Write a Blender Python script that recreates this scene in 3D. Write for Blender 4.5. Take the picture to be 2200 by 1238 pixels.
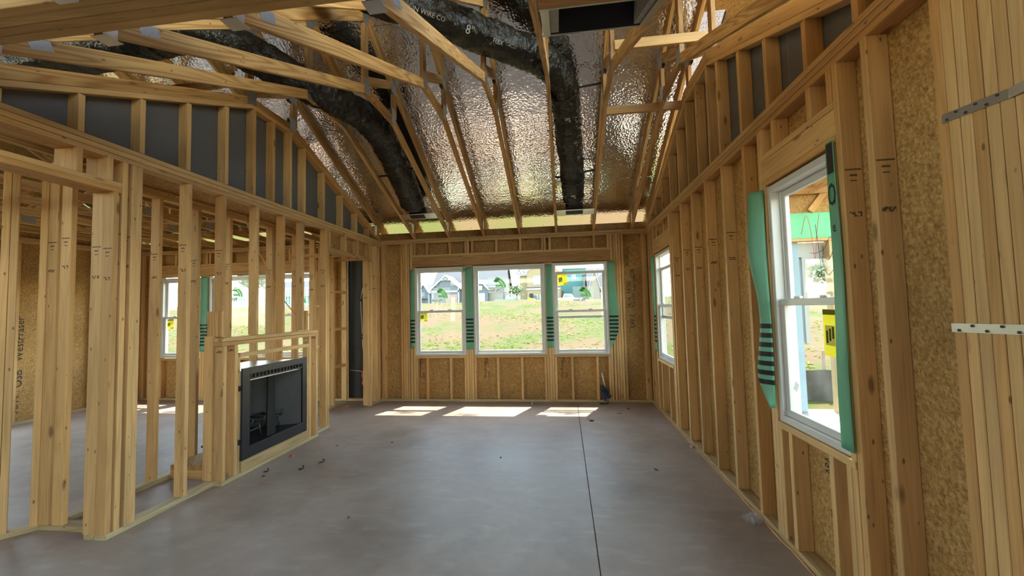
import bpy, bmesh, math, random
from mathutils import Vector, Matrix, Euler, noise
random.seed(7)
sc = bpy.context.scene
col = sc.collection
for o in list(bpy.data.objects):
    bpy.data.objects.remove(o)

# ------------------------------------------------------------------ camera
f_px = 873.99
cam_d = bpy.data.cameras.new('camera'); cam = bpy.data.objects.new('camera', cam_d); col.objects.link(cam)
cam_d.sensor_fit = 'HORIZONTAL'; cam_d.sensor_width = 36.0; cam_d.lens = 36.0 * f_px / 2200.0
cam_d.clip_start = .02; cam_d.clip_end = 400
yaw, pitch, roll = .1264, .0535, -.0241
fw = Vector((-math.sin(yaw)*math.cos(pitch), math.cos(yaw)*math.cos(pitch), math.sin(pitch)))
r0 = Vector((math.cos(yaw), math.sin(yaw), 0)); u0 = r0.cross(fw)
rr = math.cos(roll)*r0 + math.sin(roll)*u0; uu = -math.sin(roll)*r0 + math.cos(roll)*u0
M = Matrix((rr, uu, -fw)).transposed().to_4x4(); M.translation = (3.1532, 0, 1.5097)
cam.matrix_world = M
sc.camera = cam

# ------------------------------------------------------------------ sky, sun, exposure
EXPOSURE = 2.6
SUN_E, SKY_S = 2.6, 0.36
wd = bpy.data.worlds.new('sky'); sc.world = wd; wd.use_nodes = True
nt = wd.node_tree; nt.nodes.clear()
sky = nt.nodes.new('ShaderNodeTexSky'); sky.sky_type = 'NISHITA'; sky.sun_disc = False
sky.sun_elevation = math.radians(63); sky.sun_rotation = math.radians(20)
sky.air_density = 1.0; sky.dust_density = .4; sky.ozone_density = 1.0
bg = nt.nodes.new('ShaderNodeBackground'); bg.inputs[1].default_value = SKY_S
ow = nt.nodes.new('ShaderNodeOutputWorld')
tn = nt.nodes.new('ShaderNodeMix'); tn.data_type = 'RGBA'; tn.blend_type = 'MULTIPLY'; tn.inputs[0].default_value = 1; tn.inputs[7].default_value = (1.12, .99, .77, 1)   # daylight white balance
nt.links.new(sky.outputs[0], tn.inputs[6]); nt.links.new(tn.outputs[2], bg.inputs[0]); nt.links.new(bg.outputs[0], ow.inputs[0])
sun_d = bpy.data.lights.new('sun', 'SUN'); sun_d.energy = SUN_E; sun_d.angle = math.radians(.53); sun_d.color = (1, .95, .86)
sun = bpy.data.objects.new('sun', sun_d); col.objects.link(sun); sun.location = (8, 20, 40)
sun.rotation_euler = Vector((-.39, -1.04, -2.2)).to_track_quat('-Z', 'Y').to_euler()
sc.view_settings.view_transform = 'Standard'; sc.view_settings.look = 'None'
sc.view_settings.exposure = EXPOSURE; sc.view_settings.gamma = 1; sc.view_settings.use_curve_mapping = False
sc.cycles.max_bounces = 10; sc.cycles.diffuse_bounces = 6; sc.cycles.glossy_bounces = 5
sc.cycles.transparent_max_bounces = 16; sc.cycles.caustics_reflective = False; sc.cycles.caustics_refractive = False

# ------------------------------------------------------------------ node helpers and materials
class NB:
    def __init__(s, name):
        s.m = bpy.data.materials.new(name); s.m.use_nodes = True
        s.t = s.m.node_tree; s.t.nodes.clear()
        s.out = s.n('ShaderNodeOutputMaterial')
    def n(s, t, **k):
        x = s.t.nodes.new(t)
        for a, b in k.items(): setattr(x, a, b)
        return x
    def set(s, sock, v):
        if isinstance(v, bpy.types.NodeSocket): s.t.links.new(v, sock)
        else:
            if sock.type == 'RGBA' and len(v) == 3: v = (*v, 1)
            sock.default_value = v
    def math(s, op, a, b=0.0, c=None):
        x = s.n('ShaderNodeMath', operation=op); s.set(x.inputs[0], a); s.set(x.inputs[1], b)
        if c is not None: s.set(x.inputs[2], c)
        return x.outputs[0]
    def vmath(s, op, a, b):
        x = s.n('ShaderNodeVectorMath', operation=op); s.set(x.inputs[0], a); s.set(x.inputs[1], b); return x.outputs[0]
    def mapping(s, v, scale=(1,1,1), rot=(0,0,0), loc=(0,0,0)):
        x = s.n('ShaderNodeMapping'); s.set(x.inputs[0], v); x.inputs['Location'].default_value = loc
        x.inputs['Rotation'].default_value = rot; x.inputs['Scale'].default_value = scale; return x.outputs[0]
    def noise(s, v, scale=1, detail=2, rough=.5, dist=0):
        x = s.n('ShaderNodeTexNoise'); s.set(x.inputs['Vector'], v); x.inputs['Scale'].default_value = scale
        x.inputs['Detail'].default_value = detail; x.inputs['Roughness'].default_value = rough; x.inputs['Distortion'].default_value = dist
        return x.outputs[0]
    def voro(s, v, scale=1, feature='F1', out=0, rand=1):
        x = s.n('ShaderNodeTexVoronoi', feature=feature); s.set(x.inputs['Vector'], v); x.inputs['Scale'].default_value = scale
        x.inputs['Randomness'].default_value = rand
        return x.outputs[out]
    def ramp(s, v, stops, interp='LINEAR'):
        x = s.n('ShaderNodeValToRGB'); s.set(x.inputs[0], v); e = x.color_ramp.elements; x.color_ramp.interpolation = interp
        while len(e) < len(stops): e.new(.5)
        for el, (p, c) in zip(e, stops):
            el.position = p; el.color = (c, c, c, 1) if isinstance(c, (int, float)) else (*c, 1)
        return x.outputs[0]
    def mix(s, f, a, b, bt='MIX'):
        x = s.n('ShaderNodeMix', data_type='RGBA', blend_type=bt); s.set(x.inputs[0], f); s.set(x.inputs[6], a); s.set(x.inputs[7], b)
        return x.outputs[2]
    def bump(s, h, strength=.2, dist=.01):
        x = s.n('ShaderNodeBump'); s.set(x.inputs['Height'], h); x.inputs['Strength'].default_value = strength
        x.inputs['Distance'].default_value = dist; return x.outputs[0]
    def bsdf(s, color, rough=.6, metal=0, normal=None, spec=.5, **kw):
        x = s.n('ShaderNodeBsdfPrincipled'); s.set(x.inputs['Base Color'], color); s.set(x.inputs['Roughness'], rough)
        s.set(x.inputs['Metallic'], metal); s.set(x.inputs['Specular IOR Level'], spec)
        if normal is not None: s.set(x.inputs['Normal'], normal)
        for k, v in kw.items(): s.set(x.inputs[k], v)
        s.t.links.new(x.outputs[0], s.out.inputs[0]); return x
    def oc(s): return s.n('ShaderNodeTexCoord').outputs['Object']
    def pos(s): return s.n('ShaderNodeNewGeometry').outputs['Position']
    def rnd(s): return s.n('ShaderNodeObjectInfo').outputs['Random']
    def sep(s, v):
        x = s.n('ShaderNodeSeparateXYZ'); s.set(x.inputs[0], v); return x.outputs

MT = {}
def plain(name, c, rough=.6, metal=0, spec=.5, var=.12, scale=6, bump=0, bscale=40):
    b = NB(name); p = b.pos()
    n = b.noise(p, scale, 3)
    colr = b.mix(n, tuple(v*(1-var) for v in c), tuple(min(1, v*(1+var)) for v in c))
    nm = b.bump(b.noise(p, bscale, 3), bump, .004) if bump else None
    b.bsdf(colr, rough, metal, nm, spec); MT[name] = b.m; return b.m

def wood(name, light, dark, ring=.35, stamp=False, knot=1.0, rough=.62):
    b = NB(name); oc = b.oc(); rnd = b.rnd()
    off = b.n('ShaderNodeCombineXYZ')
    b.set(off.inputs[0], b.math('MULTIPLY', rnd, 13.7)); b.set(off.inputs[1], b.math('MULTIPLY', rnd, 7.3)); b.set(off.inputs[2], b.math('MULTIPLY', rnd, 91.0))
    v = b.vmath('ADD', oc, off.outputs[0])
    fine = b.noise(b.mapping(v, (110, 110, 2.0)), 1, 3, .6)
    broad = b.noise(b.mapping(v, (11, 11, .55)), 1, 1, .4, .4)
    rings = b.math('MULTIPLY_ADD', b.math('SINE', b.math('MULTIPLY', broad, 75.0)), .5, .5)
    g = b.math('ADD', b.math('MULTIPLY', rings, ring), b.math('MULTIPLY', fine, 1-ring))
    c = b.ramp(g, [(.15, light), (.55, tuple((a*2+d)/3 for a, d in zip(light, dark))), (.95, dark)])
    kd = b.voro(b.mapping(v, (7, 7, 2.3)), 1)
    km = b.ramp(kd, [(.06, 1.0), (.13, 0.0)])
    c = b.mix(b.math('MULTIPLY', km, .75*knot), c, tuple(d*.32 for d in dark))
    kd2 = b.voro(b.mapping(v, (16, 16, 7), loc=(3, 8, 1)), 1)
    c = b.mix(b.math('MULTIPLY', b.ramp(kd2, [(.06, 1.0), (.11, 0.0)]), .8*knot), c, tuple(d*.3 for d in dark))
    fl = b.ramp(b.noise(b.mapping(v, (9, 9, 1.3), loc=(5, 2, 9)), 1, 2), [(.3, .80), (.7, 1.08)])
    c = b.mix(1.0, c, fl, 'MULTIPLY')
    tint = b.ramp(b.math('FRACT', b.math('MULTIPLY', rnd, 7.77)), [(0, (.80, .71, .61)), (.35, (1.0, .97, .92)), (.7, (1.07, 1.02, .92)), (1, (.88, .73, .57))])
    c = b.mix(1.0, c, tint, 'MULTIPLY')
    if stamp:
        x, y, z = b.sep(oc)
        zz = b.math('ADD', z, b.math('MULTIPLY', rnd, .06))
        def bar(z0, h, hw):
            return b.math('MULTIPLY', b.math('LESS_THAN', b.math('ABSOLUTE', b.math('SUBTRACT', zz, z0)), h), b.math('LESS_THAN', b.math('ABSOLUTE', x), hw))
        m = b.math('MAXIMUM', bar(.80, .004, .036), b.math('MAXIMUM', bar(.772, .005, .017), bar(.746, .003, .014)))
        tx = b.math('MULTIPLY', bar(.585, .012, .028), b.math('GREATER_THAN', b.noise(b.mapping(oc, (95, 95, 70)), 1, 0), .52))
        m = b.math('MAXIMUM', m, tx)
        ny = b.math('GREATER_THAN', b.math('ABSOLUTE', b.sep(b.n('ShaderNodeTexCoord').outputs['Normal'])[1]), .5)
        m = b.math('MULTIPLY', b.math('MULTIPLY', m, ny), .8)
        c = b.mix(m, c, (.03, .018, .012))
    b.bsdf(c, rough, 0, b.bump(fine, .12, .003), .3); MT[name] = b.m; return b.m

wood('spruce', (.72, .475, .22), (.45, .255, .095), .22, False)
wood('spruce_stud', (.72, .475, .22), (.45, .255, .095), .22, True)
wood('pine', (.70, .45, .195), (.38, .185, .058), .62, False, .8)
wood('pine_dark', (.46, .27, .11), (.27, .14, .05), .45)
wood('laminated', (.50, .33, .135), (.33, .19, .07), .3, False, .5)
wood('treated', (.60, .50, .30), (.42, .33, .17), .6, False, .5)

def osb(name, base, hi, lo):
    b = NB(name); p = b.pos()
    q = p
    ks = []
    for j, (sc_, ro) in enumerate((((120, 120, 20), (.6, .5, .9)), ((20, 110, 120), (-.7, .8, .5)), ((110, 22, 90), (.9, -.6, .7)))):
        ks.append(b.sep(b.voro(b.mapping(b.mapping(q, (1, 1, 1), ro), sc_, (0, 0, 0), (j*3.1, j, 2*j)), 1, out=1))[j])
    w = b.noise(p, 60, 3, .6); w2 = b.noise(p, 7, 2)
    k = b.math('ADD', b.math('MULTIPLY', b.math('ADD', ks[0], b.math('ADD', ks[1], ks[2])), .23), b.math('ADD', b.math('MULTIPLY', w, .2), b.math('MULTIPLY', w2, .12)))
    c = b.ramp(k, [(.2, lo), (.5, base), (.8, hi)])
    big = b.ramp(b.noise(p, 1.7, 2), [(.3, .85), (.7, 1.1)])
    c = b.mix(1.0, c, big, 'MULTIPLY')
    b.bsdf(c, .7, 0, b.bump(k, .25, .004), .25); MT[name] = b.m
osb('osb', (.42, .24, .078), (.60, .38, .15), (.24, .12, .038))

def foil():
    b = NB('foil'); p = b.pos()
    d = b.voro(p, 38); n1 = b.noise(p, 17, 3, .55, .5); n2 = b.noise(p, 2.6, 2)
    h = b.math('ADD', b.math('MULTIPLY', n1, .6), b.math('ADD', b.math('MULTIPLY', d, .5), b.math('MULTIPLY', n2, 3.0)))
    hole = b.ramp(b.voro(p, 5.5), [(.035, 1.0), (.05, 0.0)])
    c = b.mix(hole, (.90, .87, .83), (.05, .04, .03))
    b.bsdf(c, .10, 1, b.bump(h, .34, .012)); MT['foil'] = b.m
foil()
def concrete():
    b = NB('concrete'); p = b.pos()
    n = b.noise(p, 1.3, 5, .6, .3); n2 = b.noise(p, 9, 4, .65); n3 = b.noise(b.mapping(p, (1, 3.2, 1)), 3, 3, .6)
    c = b.ramp(n, [(.28, (.255, .18, .135)), (.5, (.385, .295, .228)), (.72, (.48, .385, .315))])
    c = b.mix(b.ramp(n2, [(.35, .0), (.75, .45)]), c, (.33, .27, .225))
    c = b.mix(b.ramp(n3, [(.55, .0), (.8, .35)]), c, (.56, .50, .44))
    sp = b.ramp(b.voro(p, 7), [(.012, 1.0), (.03, 0.0)])
    c = b.mix(b.math('MULTIPLY', sp, .5), c, (.16, .13, .11))
    b.bsdf(c, b.ramp(n, [(.3, .42), (.7, .56)]), 0, b.bump(n2, .08, .004), .28); MT['concrete'] = b.m
concrete()
def duct_plastic():
    b = NB('duct_plastic'); oc = b.oc()
    h = b.noise(b.mapping(oc, (9, 9, 9)), 1, 4, .65, 1.6); h2 = b.noise(oc, 34, 3, .6, 1.0)
    b.bsdf((.007, .0065, .006), .2, 0, b.bump(b.math('ADD', h, b.math('MULTIPLY', h2, .5)), .55, .03), .5); MT['duct_plastic'] = b.m
duct_plastic()
def wrap(nm='house_wrap', bars=1.0):
    b = NB(nm); p = b.pos(); z = b.sep(p)[2]
    fr = b.math('FRACT', b.math('DIVIDE', b.math('SUBTRACT', z, .985), .0605))
    inside = b.math('MULTIPLY', b.math('MULTIPLY', b.math('GREATER_THAN', z, .985), b.math('LESS_THAN', z, 1.40)), bars)
    m = b.math('MULTIPLY', b.math('LESS_THAN', fr, .52), inside)
    n = b.noise(p, 12, 3)
    c = b.mix(n, (.16, .42, .27), (.24, .52, .36)); c = b.mix(m, c, (.012, .016, .02))
    s = b.bsdf(c, .42, 0, b.bump(b.noise(p, 30, 3), .25, .004), .4)
    tr = b.n('ShaderNodeBsdfTranslucent'); b.set(tr.inputs[0], b.mix(m, (.28, .72, .45), (.01, .01, .01)))
    mx = b.n('ShaderNodeMixShader'); mx.inputs[0].default_value = .35
    b.t.links.new(s.outputs[0], mx.inputs[1]); b.t.links.new(tr.outputs[0], mx.inputs[2]); b.t.links.new(mx.outputs[0], b.out.inputs[0])
    MT[nm] = b.m
wrap()
wrap('house_wrap_plain', 0.0)
def glass():
    b = NB('window_glass')
    tr = b.n('ShaderNodeBsdfTransparent'); tr.inputs[0].default_value = (.965, .98, .97, 1)
    gl = b.n('ShaderNodeBsdfGlossy'); gl.inputs['Roughness'].default_value = .02
    fr = b.n('ShaderNodeLayerWeight'); fc = b.math('MULTIPLY_ADD', b.math('POWER', fr.outputs['Facing'], 5.0), .5, .02)
    mx = b.n('ShaderNodeMixShader'); b.set(mx.inputs[0], fc)
    b.t.links.new(tr.outputs[0], mx.inputs[1]); b.t.links.new(gl.outputs[0], mx.inputs[2]); b.t.links.new(mx.outputs[0], b.out.inputs[0])
    MT['window_glass'] = b.m
glass()
def film(name, c, a):
    b = NB(name); tr = b.n('ShaderNodeBsdfTransparent'); df = b.n('ShaderNodeBsdfDiffuse'); b.set(df.inputs[0], c)
    tl = b.n('ShaderNodeBsdfTranslucent'); b.set(tl.inputs[0], c)
    m1 = b.n('ShaderNodeMixShader'); m1.inputs[0].default_value = .6
    b.t.links.new(df.outputs[0], m1.inputs[1]); b.t.links.new(tl.outputs[0], m1.inputs[2])
    mx = b.n('ShaderNodeMixShader'); mx.inputs[0].default_value = a
    b.t.links.new(tr.outputs[0], mx.inputs[1]); b.t.links.new(m1.outputs[0], mx.inputs[2]); b.t.links.new(mx.outputs[0], b.out.inputs[0]); MT[name] = b.m
film('sticker_clear', (.30, .31, .28), .30)
film('sticker_green', (.045, .17, .018), .88)
film('sticker_white', (.28, .275, .24), .75)
film('sticker_yellow', (.42, .35, .012), .95)
film('plastic_film', (.8, .8, .82), .35)
film('sticker_ink', (.02, .02, .015), .9)
plain('vinyl', (.60, .59, .56), .35, var=.03)
plain('grey_board', (0.115, 0.114, 0.113), .55, var=.15, scale=3)
plain('black_board', (.022, .020, .018), .5, var=.3, scale=5)
plain('steel', (.55, .55, .54), .35, 1, var=.15, scale=25, bump=.2)
plain('gusset', (.42, .43, .44), .45, .9, var=.35, scale=150)
plain('black_metal', (.022, .022, .023), .35, .3, var=.1)
plain('dark_metal', (.055, .055, .058), .4, .5, var=.15)
plain('black', (.008, .008, .008), .5)
plain('ink', (.02, .016, .014), .7, var=.2)
plain('refractory', (.10, .097, .094), .8, var=.2, scale=12)
plain('white_mark', (.45, .45, .43), .6)
plain('insulation', (.33, .31, .28), .9, var=.35, scale=60, bump=.8)
plain('orange_plastic', (.72, .16, .05), .45)
plain('orange_foam', (.70, .33, .12), .8, var=.35, scale=90, bump=.6)
plain('white_plastic', (.75, .74, .70), .4)
plain('blue_plastic', (.05, .12, .28), .4)
plain('navy', (.012, .022, .05), .45, var=.4)
plain('red_plastic', (.55, .03, .02), .4)
plain('pink', (.6, .38, .36), .8)
plain('hot_tape', (.10, .09, .085), .4)
plain('trim_white', (0.36, 0.36, 0.35), .5, var=.05)
plain('siding_grey', (0.1, 0.12, 0.145), .6, var=.08)
plain('siding_blue', (0.25, 0.36, 0.42), .6, var=.06)
plain('siding_tan', (0.26, 0.2, 0.105), .6, var=.08)
plain('siding_teal', (0.08, 0.25, 0.24), .55, var=.1)
plain('siding_cream', (0.24, 0.21, 0.165), .6, var=.08)
plain('shingle', (0.085, 0.085, 0.09), .85, var=.25, scale=14)
plain('brick_dark', (.30, .21, .17), .8, var=.25, scale=20)
plain('far_glass', (.10, .14, .18), .12, spec=.8)
plain('machine_yellow', (.75, .48, .05), .45)
plain('rubber', (.02, .02, .02), .7)
plain('car_silver', (.50, .55, .60), .25, .5)
plain('car_blue', (0.18, 0.27, 0.4), .35)
plain('bark', (.14, .11, .085), .9, var=.3, scale=20)
plain('leaf', (0.06, 0.12, 0.035), .6, var=.5, scale=3)
plain('silt', (.05, .046, .042), .45, var=.4, scale=9, bump=.3)
plain('asphalt', (.20, .20, .20), .9)
plain('stud_steel', (.65, .66, .65), .3, .9, var=.1)
def ground_mat():
    b = NB('turf'); p = b.pos()
    n = b.noise(p, .35, 4, .6); n2 = b.noise(p, 5, 4, .7); n3 = b.noise(b.mapping(p, (1, .45, 1)), 1.3, 4, .6)
    k = b.math('ADD', b.math('MULTIPLY', n, .5), b.math('ADD', b.math('MULTIPLY', n2, .25), b.math('MULTIPLY', n3, .25)))
    c = b.ramp(k, [(.38, (.048, .068, .012)), (.46, (.075, .085, .022)), (.52, (.112, .078, .038)), (.62, (.128, .076, .043))])
    b.bsdf(c, .95, 0, b.bump(n2, .6, .05), .1); MT['turf'] = b.m
ground_mat()
def grass_mat():
    b = NB('grass_blade'); rnd = b.noise(b.pos(), 3.1, 3)
    c = b.ramp(rnd, [(.35, (.12, .19, .03)), (.5, (.19, .22, .055)), (.65, (.26, .21, .10))])
    d1 = b.bsdf(c, .8, 0, None, .2); tl = b.n('ShaderNodeBsdfTranslucent'); b.set(tl.inputs[0], c); mx = b.n('ShaderNodeMixShader'); mx.inputs[0].default_value = .55
    b.t.links.new(d1.outputs[0], mx.inputs[1]); b.t.links.new(tl.outputs[0], mx.inputs[2]); b.t.links.new(mx.outputs[0], b.out.inputs[0]); MT['grass_blade'] = b.m
grass_mat()

# ------------------------------------------------------------------ object helpers
WM = {}
I4 = Matrix.Identity(4)
def attach(o, parent, Mw):
    col.objects.link(o)
    if parent is not None:
        o.parent = parent; o.matrix_basis = WM[parent.name].inverted() @ Mw
    else: o.matrix_basis = Mw
    WM[o.name] = Mw.copy(); return o
def tag(o, label, cat, group=None, kind=None):
    o['label'] = label
    if cat: o['category'] = cat
    if group: o['group'] = group
    if kind: o['kind'] = kind
    return o
def empty(name, loc, label=None, cat=None, group=None, kind=None):
    o = bpy.data.objects.new(name, None); o.empty_display_size = .1
    attach(o, None, Matrix.Translation(loc))
    if label: tag(o, label, cat, group, kind)
    return o
def mesh(name, vs, fs, mat, parent=None, Mw=I4, smooth=False):
    me = bpy.data.meshes.new(name); me.from_pydata([tuple(v) for v in vs], [], fs); me.update()
    if mat: me.materials.append(MT[mat])
    if smooth: me.polygons.foreach_set('use_smooth', [True]*len(me.polygons))
    return attach(bpy.data.objects.new(name, me), parent, Mw)
_cache = {}
def prism_mesh(w, t, L, mat, e):
    k = (round(w, 3), round(t, 3), round(L, 3), mat, e)
    if k in _cache: return _cache[k]
    a, b = w/2, t/2
    if e:
        s = [(-a+e, -b), (a-e, -b), (a, -b+e), (a, b-e), (a-e, b), (-a+e, b), (-a, b-e), (-a, -b+e)]
    else: s = [(-a, -b), (a, -b), (a, b), (-a, b)]
    n = len(s)
    vs = [(x, y, -L/2) for x, y in s] + [(x, y, L/2) for x, y in s]
    fs = [(i, (i+1) % n, n+(i+1) % n, n+i) for i in range(n)] + [tuple(range(n-1, -1, -1)), tuple(range(n, 2*n))]
    me = bpy.data.meshes.new('lumber'); me.from_pydata(vs, [], fs); me.update(); me.materials.append(MT[mat]); _cache[k] = me
    return me
def stick(name, p0, p1, w, t, wdir, mat, parent, e=.0025):
    """a member from p0 to p1 (centre line), w wide along wdir, t thick across"""
    p0, p1 = Vector(p0), Vector(p1); d = p1-p0; L = d.length; z = d.normalized()
    x = Vector(wdir); x = (x - z*x.dot(z)).normalized(); y = z.cross(x)
    Mw = Matrix((x, y, z)).transposed().to_4x4(); Mw.translation = (p0+p1)/2
    o = bpy.data.objects.new(name, prism_mesh(w, t, L, mat, min(e, w/4, t/4))); return attach(o, parent, Mw)
AX = [Vector((1,0,0)), Vector((0,1,0)), Vector((0,0,1))]
def bd(name, x0, x1, y0, y1, z0, z1, mat, parent, jit=0, e=.0025):
    """axis aligned board: grain along its longest side, local x along the middle side"""
    lo = [min(x0,x1), min(y0,y1), min(z0,z1)]; hi = [max(x0,x1), max(y0,y1), max(z0,z1)]
    s = [h-l for l, h in zip(lo, hi)]; o = sorted(range(3), key=lambda i: -s[i])
    c = Vector([(l+h)/2 for l, h in zip(lo, hi)]); L, w, t = s[o[0]], s[o[1]], s[o[2]]
    z = AX[o[0]]; x = AX[o[1]]; y = z.cross(x)
    Mw = Matrix((x, y, z)).transposed().to_4x4()
    if jit: Mw = Mw @ Matrix.Rotation(random.uniform(-jit, jit)*.02, 4, 'Z') @ Matrix.Rotation(random.uniform(-jit, jit)*.0012, 4, 'X') @ Matrix.Rotation(random.uniform(-jit, jit)*.0008, 4, 'Y')
    Mw.translation = c
    ob = bpy.data.objects.new(name, prism_mesh(w, t, L, mat, min(e, w/4, t/4) if e else 0)); return attach(ob, parent, Mw)
def tube(name, pts, rad, mat, parent=None, seg=8, closed=False, rfun=None):
    P = [Vector(p) for p in pts]; n = len(P); vs = []; fs = []
    up = Vector((0, 0, 1)); prev = None
    for i, p in enumerate(P):
        d = (P[min(i+1, n-1)] - P[max(i-1, 0)]).normalized()
        if prev is None:
            x = d.cross(up if abs(d.z) < .95 else Vector((1, 0, 0))).normalized()
        else: x = (prev - d*prev.dot(d)).normalized()
        prev = x; y = d.cross(x)
        for k in range(seg):
            a = 2*math.pi*k/seg; r = rad if rfun is None else rfun(i, a)
            vs.append(p + x*math.cos(a)*r + y*math.sin(a)*r)
    for i in range(n-1):
        for k in range(seg):
            fs.append((i*seg+k, i*seg+(k+1) % seg, (i+1)*seg+(k+1) % seg, (i+1)*seg+k))
    fs.append(tuple(range(seg-1, -1, -1))); fs.append(tuple((n-1)*seg+k for k in range(seg)))
    c = P[0]; return mesh(name, [v-c for v in vs], fs, mat, parent, Matrix.Translation(c), True)
def spline(pts, n=8):
    P = [Vector(p) for p in pts]; P = [P[0]*2-P[1]] + P + [P[-1]*2-P[-2]]; out = []
    for i in range(1, len(P)-2):
        for k in range(n):
            t = k/n; a, b, c, d = P[i-1], P[i], P[i+1], P[i+2]
            out.append(.5*((2*b)+(c-a)*t+(2*a-5*b+4*c-d)*t*t+(3*b-a-3*c+d)*t*t*t))
    out.append(P[-2]); return out
def text(name, s, size, Mw, mat, parent, sx=1.0, thick=.0004):
    cu = bpy.data.curves.new(name, 'FONT'); cu.body = s; cu.size = size; cu.extrude = thick; cu.align_x = 'CENTER'; cu.align_y = 'CENTER'; cu.resolution_u = 2
    t = bpy.data.objects.new(name, cu); col.objects.link(t)
    me = bpy.data.meshes.new_from_object(t.evaluated_get(bpy.context.evaluated_depsgraph_get()))
    bpy.data.objects.remove(t); bpy.data.curves.remove(cu); me.materials.clear(); me.materials.append(MT[mat])
    if sx != 1:
        for v in me.vertices: v.co.x *= sx
    return attach(bpy.data.objects.new(name, me), parent, Mw)
def frame_m(o, x, y):
    """matrix with origin o, x axis and y axis"""
    x = Vector(x).normalized(); y = Vector(y).normalized(); z = x.cross(y)
    Mw = Matrix((x, y, z)).transposed().to_4x4(); Mw.translation = o; return Mw

# ------------------------------------------------------------------ main dimensions
D, W, H = 6.72, 4.49, 2.772
T, S4 = .038, .089
def zc(y):
    """underside of the vaulted bottom chords"""
    if y < 3.76: return 2.72 + .4304*(y-1.46)
    if y < 4.42: return 3.71
    return 3.71 - .4087*(y-4.42)
def zt(y): return 2.98 + .5*(D-y)      # underside of top chords
def zd(y): return 3.08 + .5*(D-y)      # underside of roof deck
RIDGE_Y = .2

# ------------------------------------------------------------------ floor
fl = empty('floor', (0, 0, 0), 'grey concrete slab floor with mottled finish and a saw-cut joint', 'floor', None, 'structure')
bd('slab', -4.96, 3.309, -6, D+.1, -.15, 0, 'concrete', fl, e=.002)
bd('slab', 3.314, W+.1, -6, D+.1, -.15, 0, 'concrete', fl, e=.002)
bd('slab_base', -4.9, W+.05, -5.9, D+.05, -.2, -.012, 'black_board', fl, e=0).location.z -= .14

# ------------------------------------------------------------------ back wall
wb = empty('wall_back', (0, D, 0), 'back wall of exposed studs and golden strand board around the windows', 'wall', None, 'structure')
def bstud(xa, xb, z0, z1, name='stud', parent=wb, mat=None, dy=0):
    L = z1-z0
    bd(name, xa, xb, D+dy, D+S4+dy, z0, z1, mat or ('spruce_stud' if L > 2 else 'spruce'), parent, jit=.6 if L > 1 else 0)
def window_bay(parent, x0, x1, crip, hz=2.45):
    pass
bd('bottom_plate', -4.75, W+.0, D-.004, D+S4, 0, T, 'treated', wb)
for za in (2.772-T, 2.772-2*T):
    bd('top_plate', -4.76, W, D, D+S4, za, za+T-.003, 'spruce', wb)
ZB, ZT = T, 2.772-2*T
def bank(xs, z0=ZB, z1=ZT):
    for x in xs: bstud(x, x+T-.001, z0, z1)
# main room: corner, left bank, mullion banks, right bank, corner
bank([.005, .045]); bank([.360, .402, .443, .484]); bank([.531])
bank([.580], ZB, 2.28); bank([.619], ZB, .722)
bank([1.466], ZB, .722); bank([1.508, 1.549, 1.590], ZB, 2.28); bank([1.635], ZB, .722)
bank([2.805], ZB, .722); bank([2.848, 2.889, 2.930], ZB, 2.28); bank([2.972], ZB, .722)
bank([3.832], ZB, .722); bank([3.872], ZB, 2.28); bank([3.920, 3.964, 4.005, 4.046, 4.090])
bank([4.415, 4.453])
for x in (.803, 1.212, 2.016, 2.418, 3.236, 3.640): bstud(x, x+T, ZB, .722, 'cripple_stud')
for x0, x1 in ((.619, 1.505), (1.632, 2.845), (2.970, 3.872)):
    bd('sill_plate', x0, x1, D-.004, D+S4, .722, .758, 'spruce', wb)
hb = bd('header', .537, 3.955, D+.004, D+S4, 2.284, 2.452, 'pine_dark', wb)
bd('header_plate', .537, 3.955, D-.002, D+S4, 2.453, 2.491, 'spruce', wb)
for x in (.555, .596, .817, 1.222, 1.500, 1.543, 1.610, 2.030, 2.437, 2.800, 2.842, 2.925, 3.240, 3.648, 3.870, 3.912):
    bstud(x, x+T-.001, 2.491, ZT, 'cripple_stud')
# left room part of the back wall
bank([-4.75, -4.71, -4.60, -4.42], ZB, ZT); bank([-4.375], ZB, 2.28)
bank([-3.50, -3.46, -3.42, -3.38], ZB, 2.28); bank([-2.15, -2.11, -2.07, -2.03], ZB, 2.28)
bank([-1.26, -1.22], ZB, 2.28); bank([-1.18, -.90, -.70, -.25, -.19, -.14], ZB, ZT)
bd('header', -4.42, -1.19, D+.004, D+S4, 2.284, 2.452, 'pine', wb); bd('header_plate', -4.42, -1.19, D-.002, D+S4, 2.453, 2.491, 'spruce', wb)
for x in (-4.40, -4.05, -3.62, -3.40, -3.34, -2.95, -2.55, -2.14, -2.08, -1.74, -1.25): bstud(x, x+T, 2.491, ZT, 'cripple_stud')
for x0, x1 in ((-4.34, -3.50), (-3.34, -2.15), (-2.0, -1.26)):
    bd('sill_plate', x0, x1, D-.004, D+S4, .722, .758, 'spruce', wb)
for x in (-4.335, -3.93, -3.535, -3.33, -2.75, -2.19, -1.98, -1.6, -1.3): bstud(x, x+T, ZB, .722, 'cripple_stud')
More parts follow.
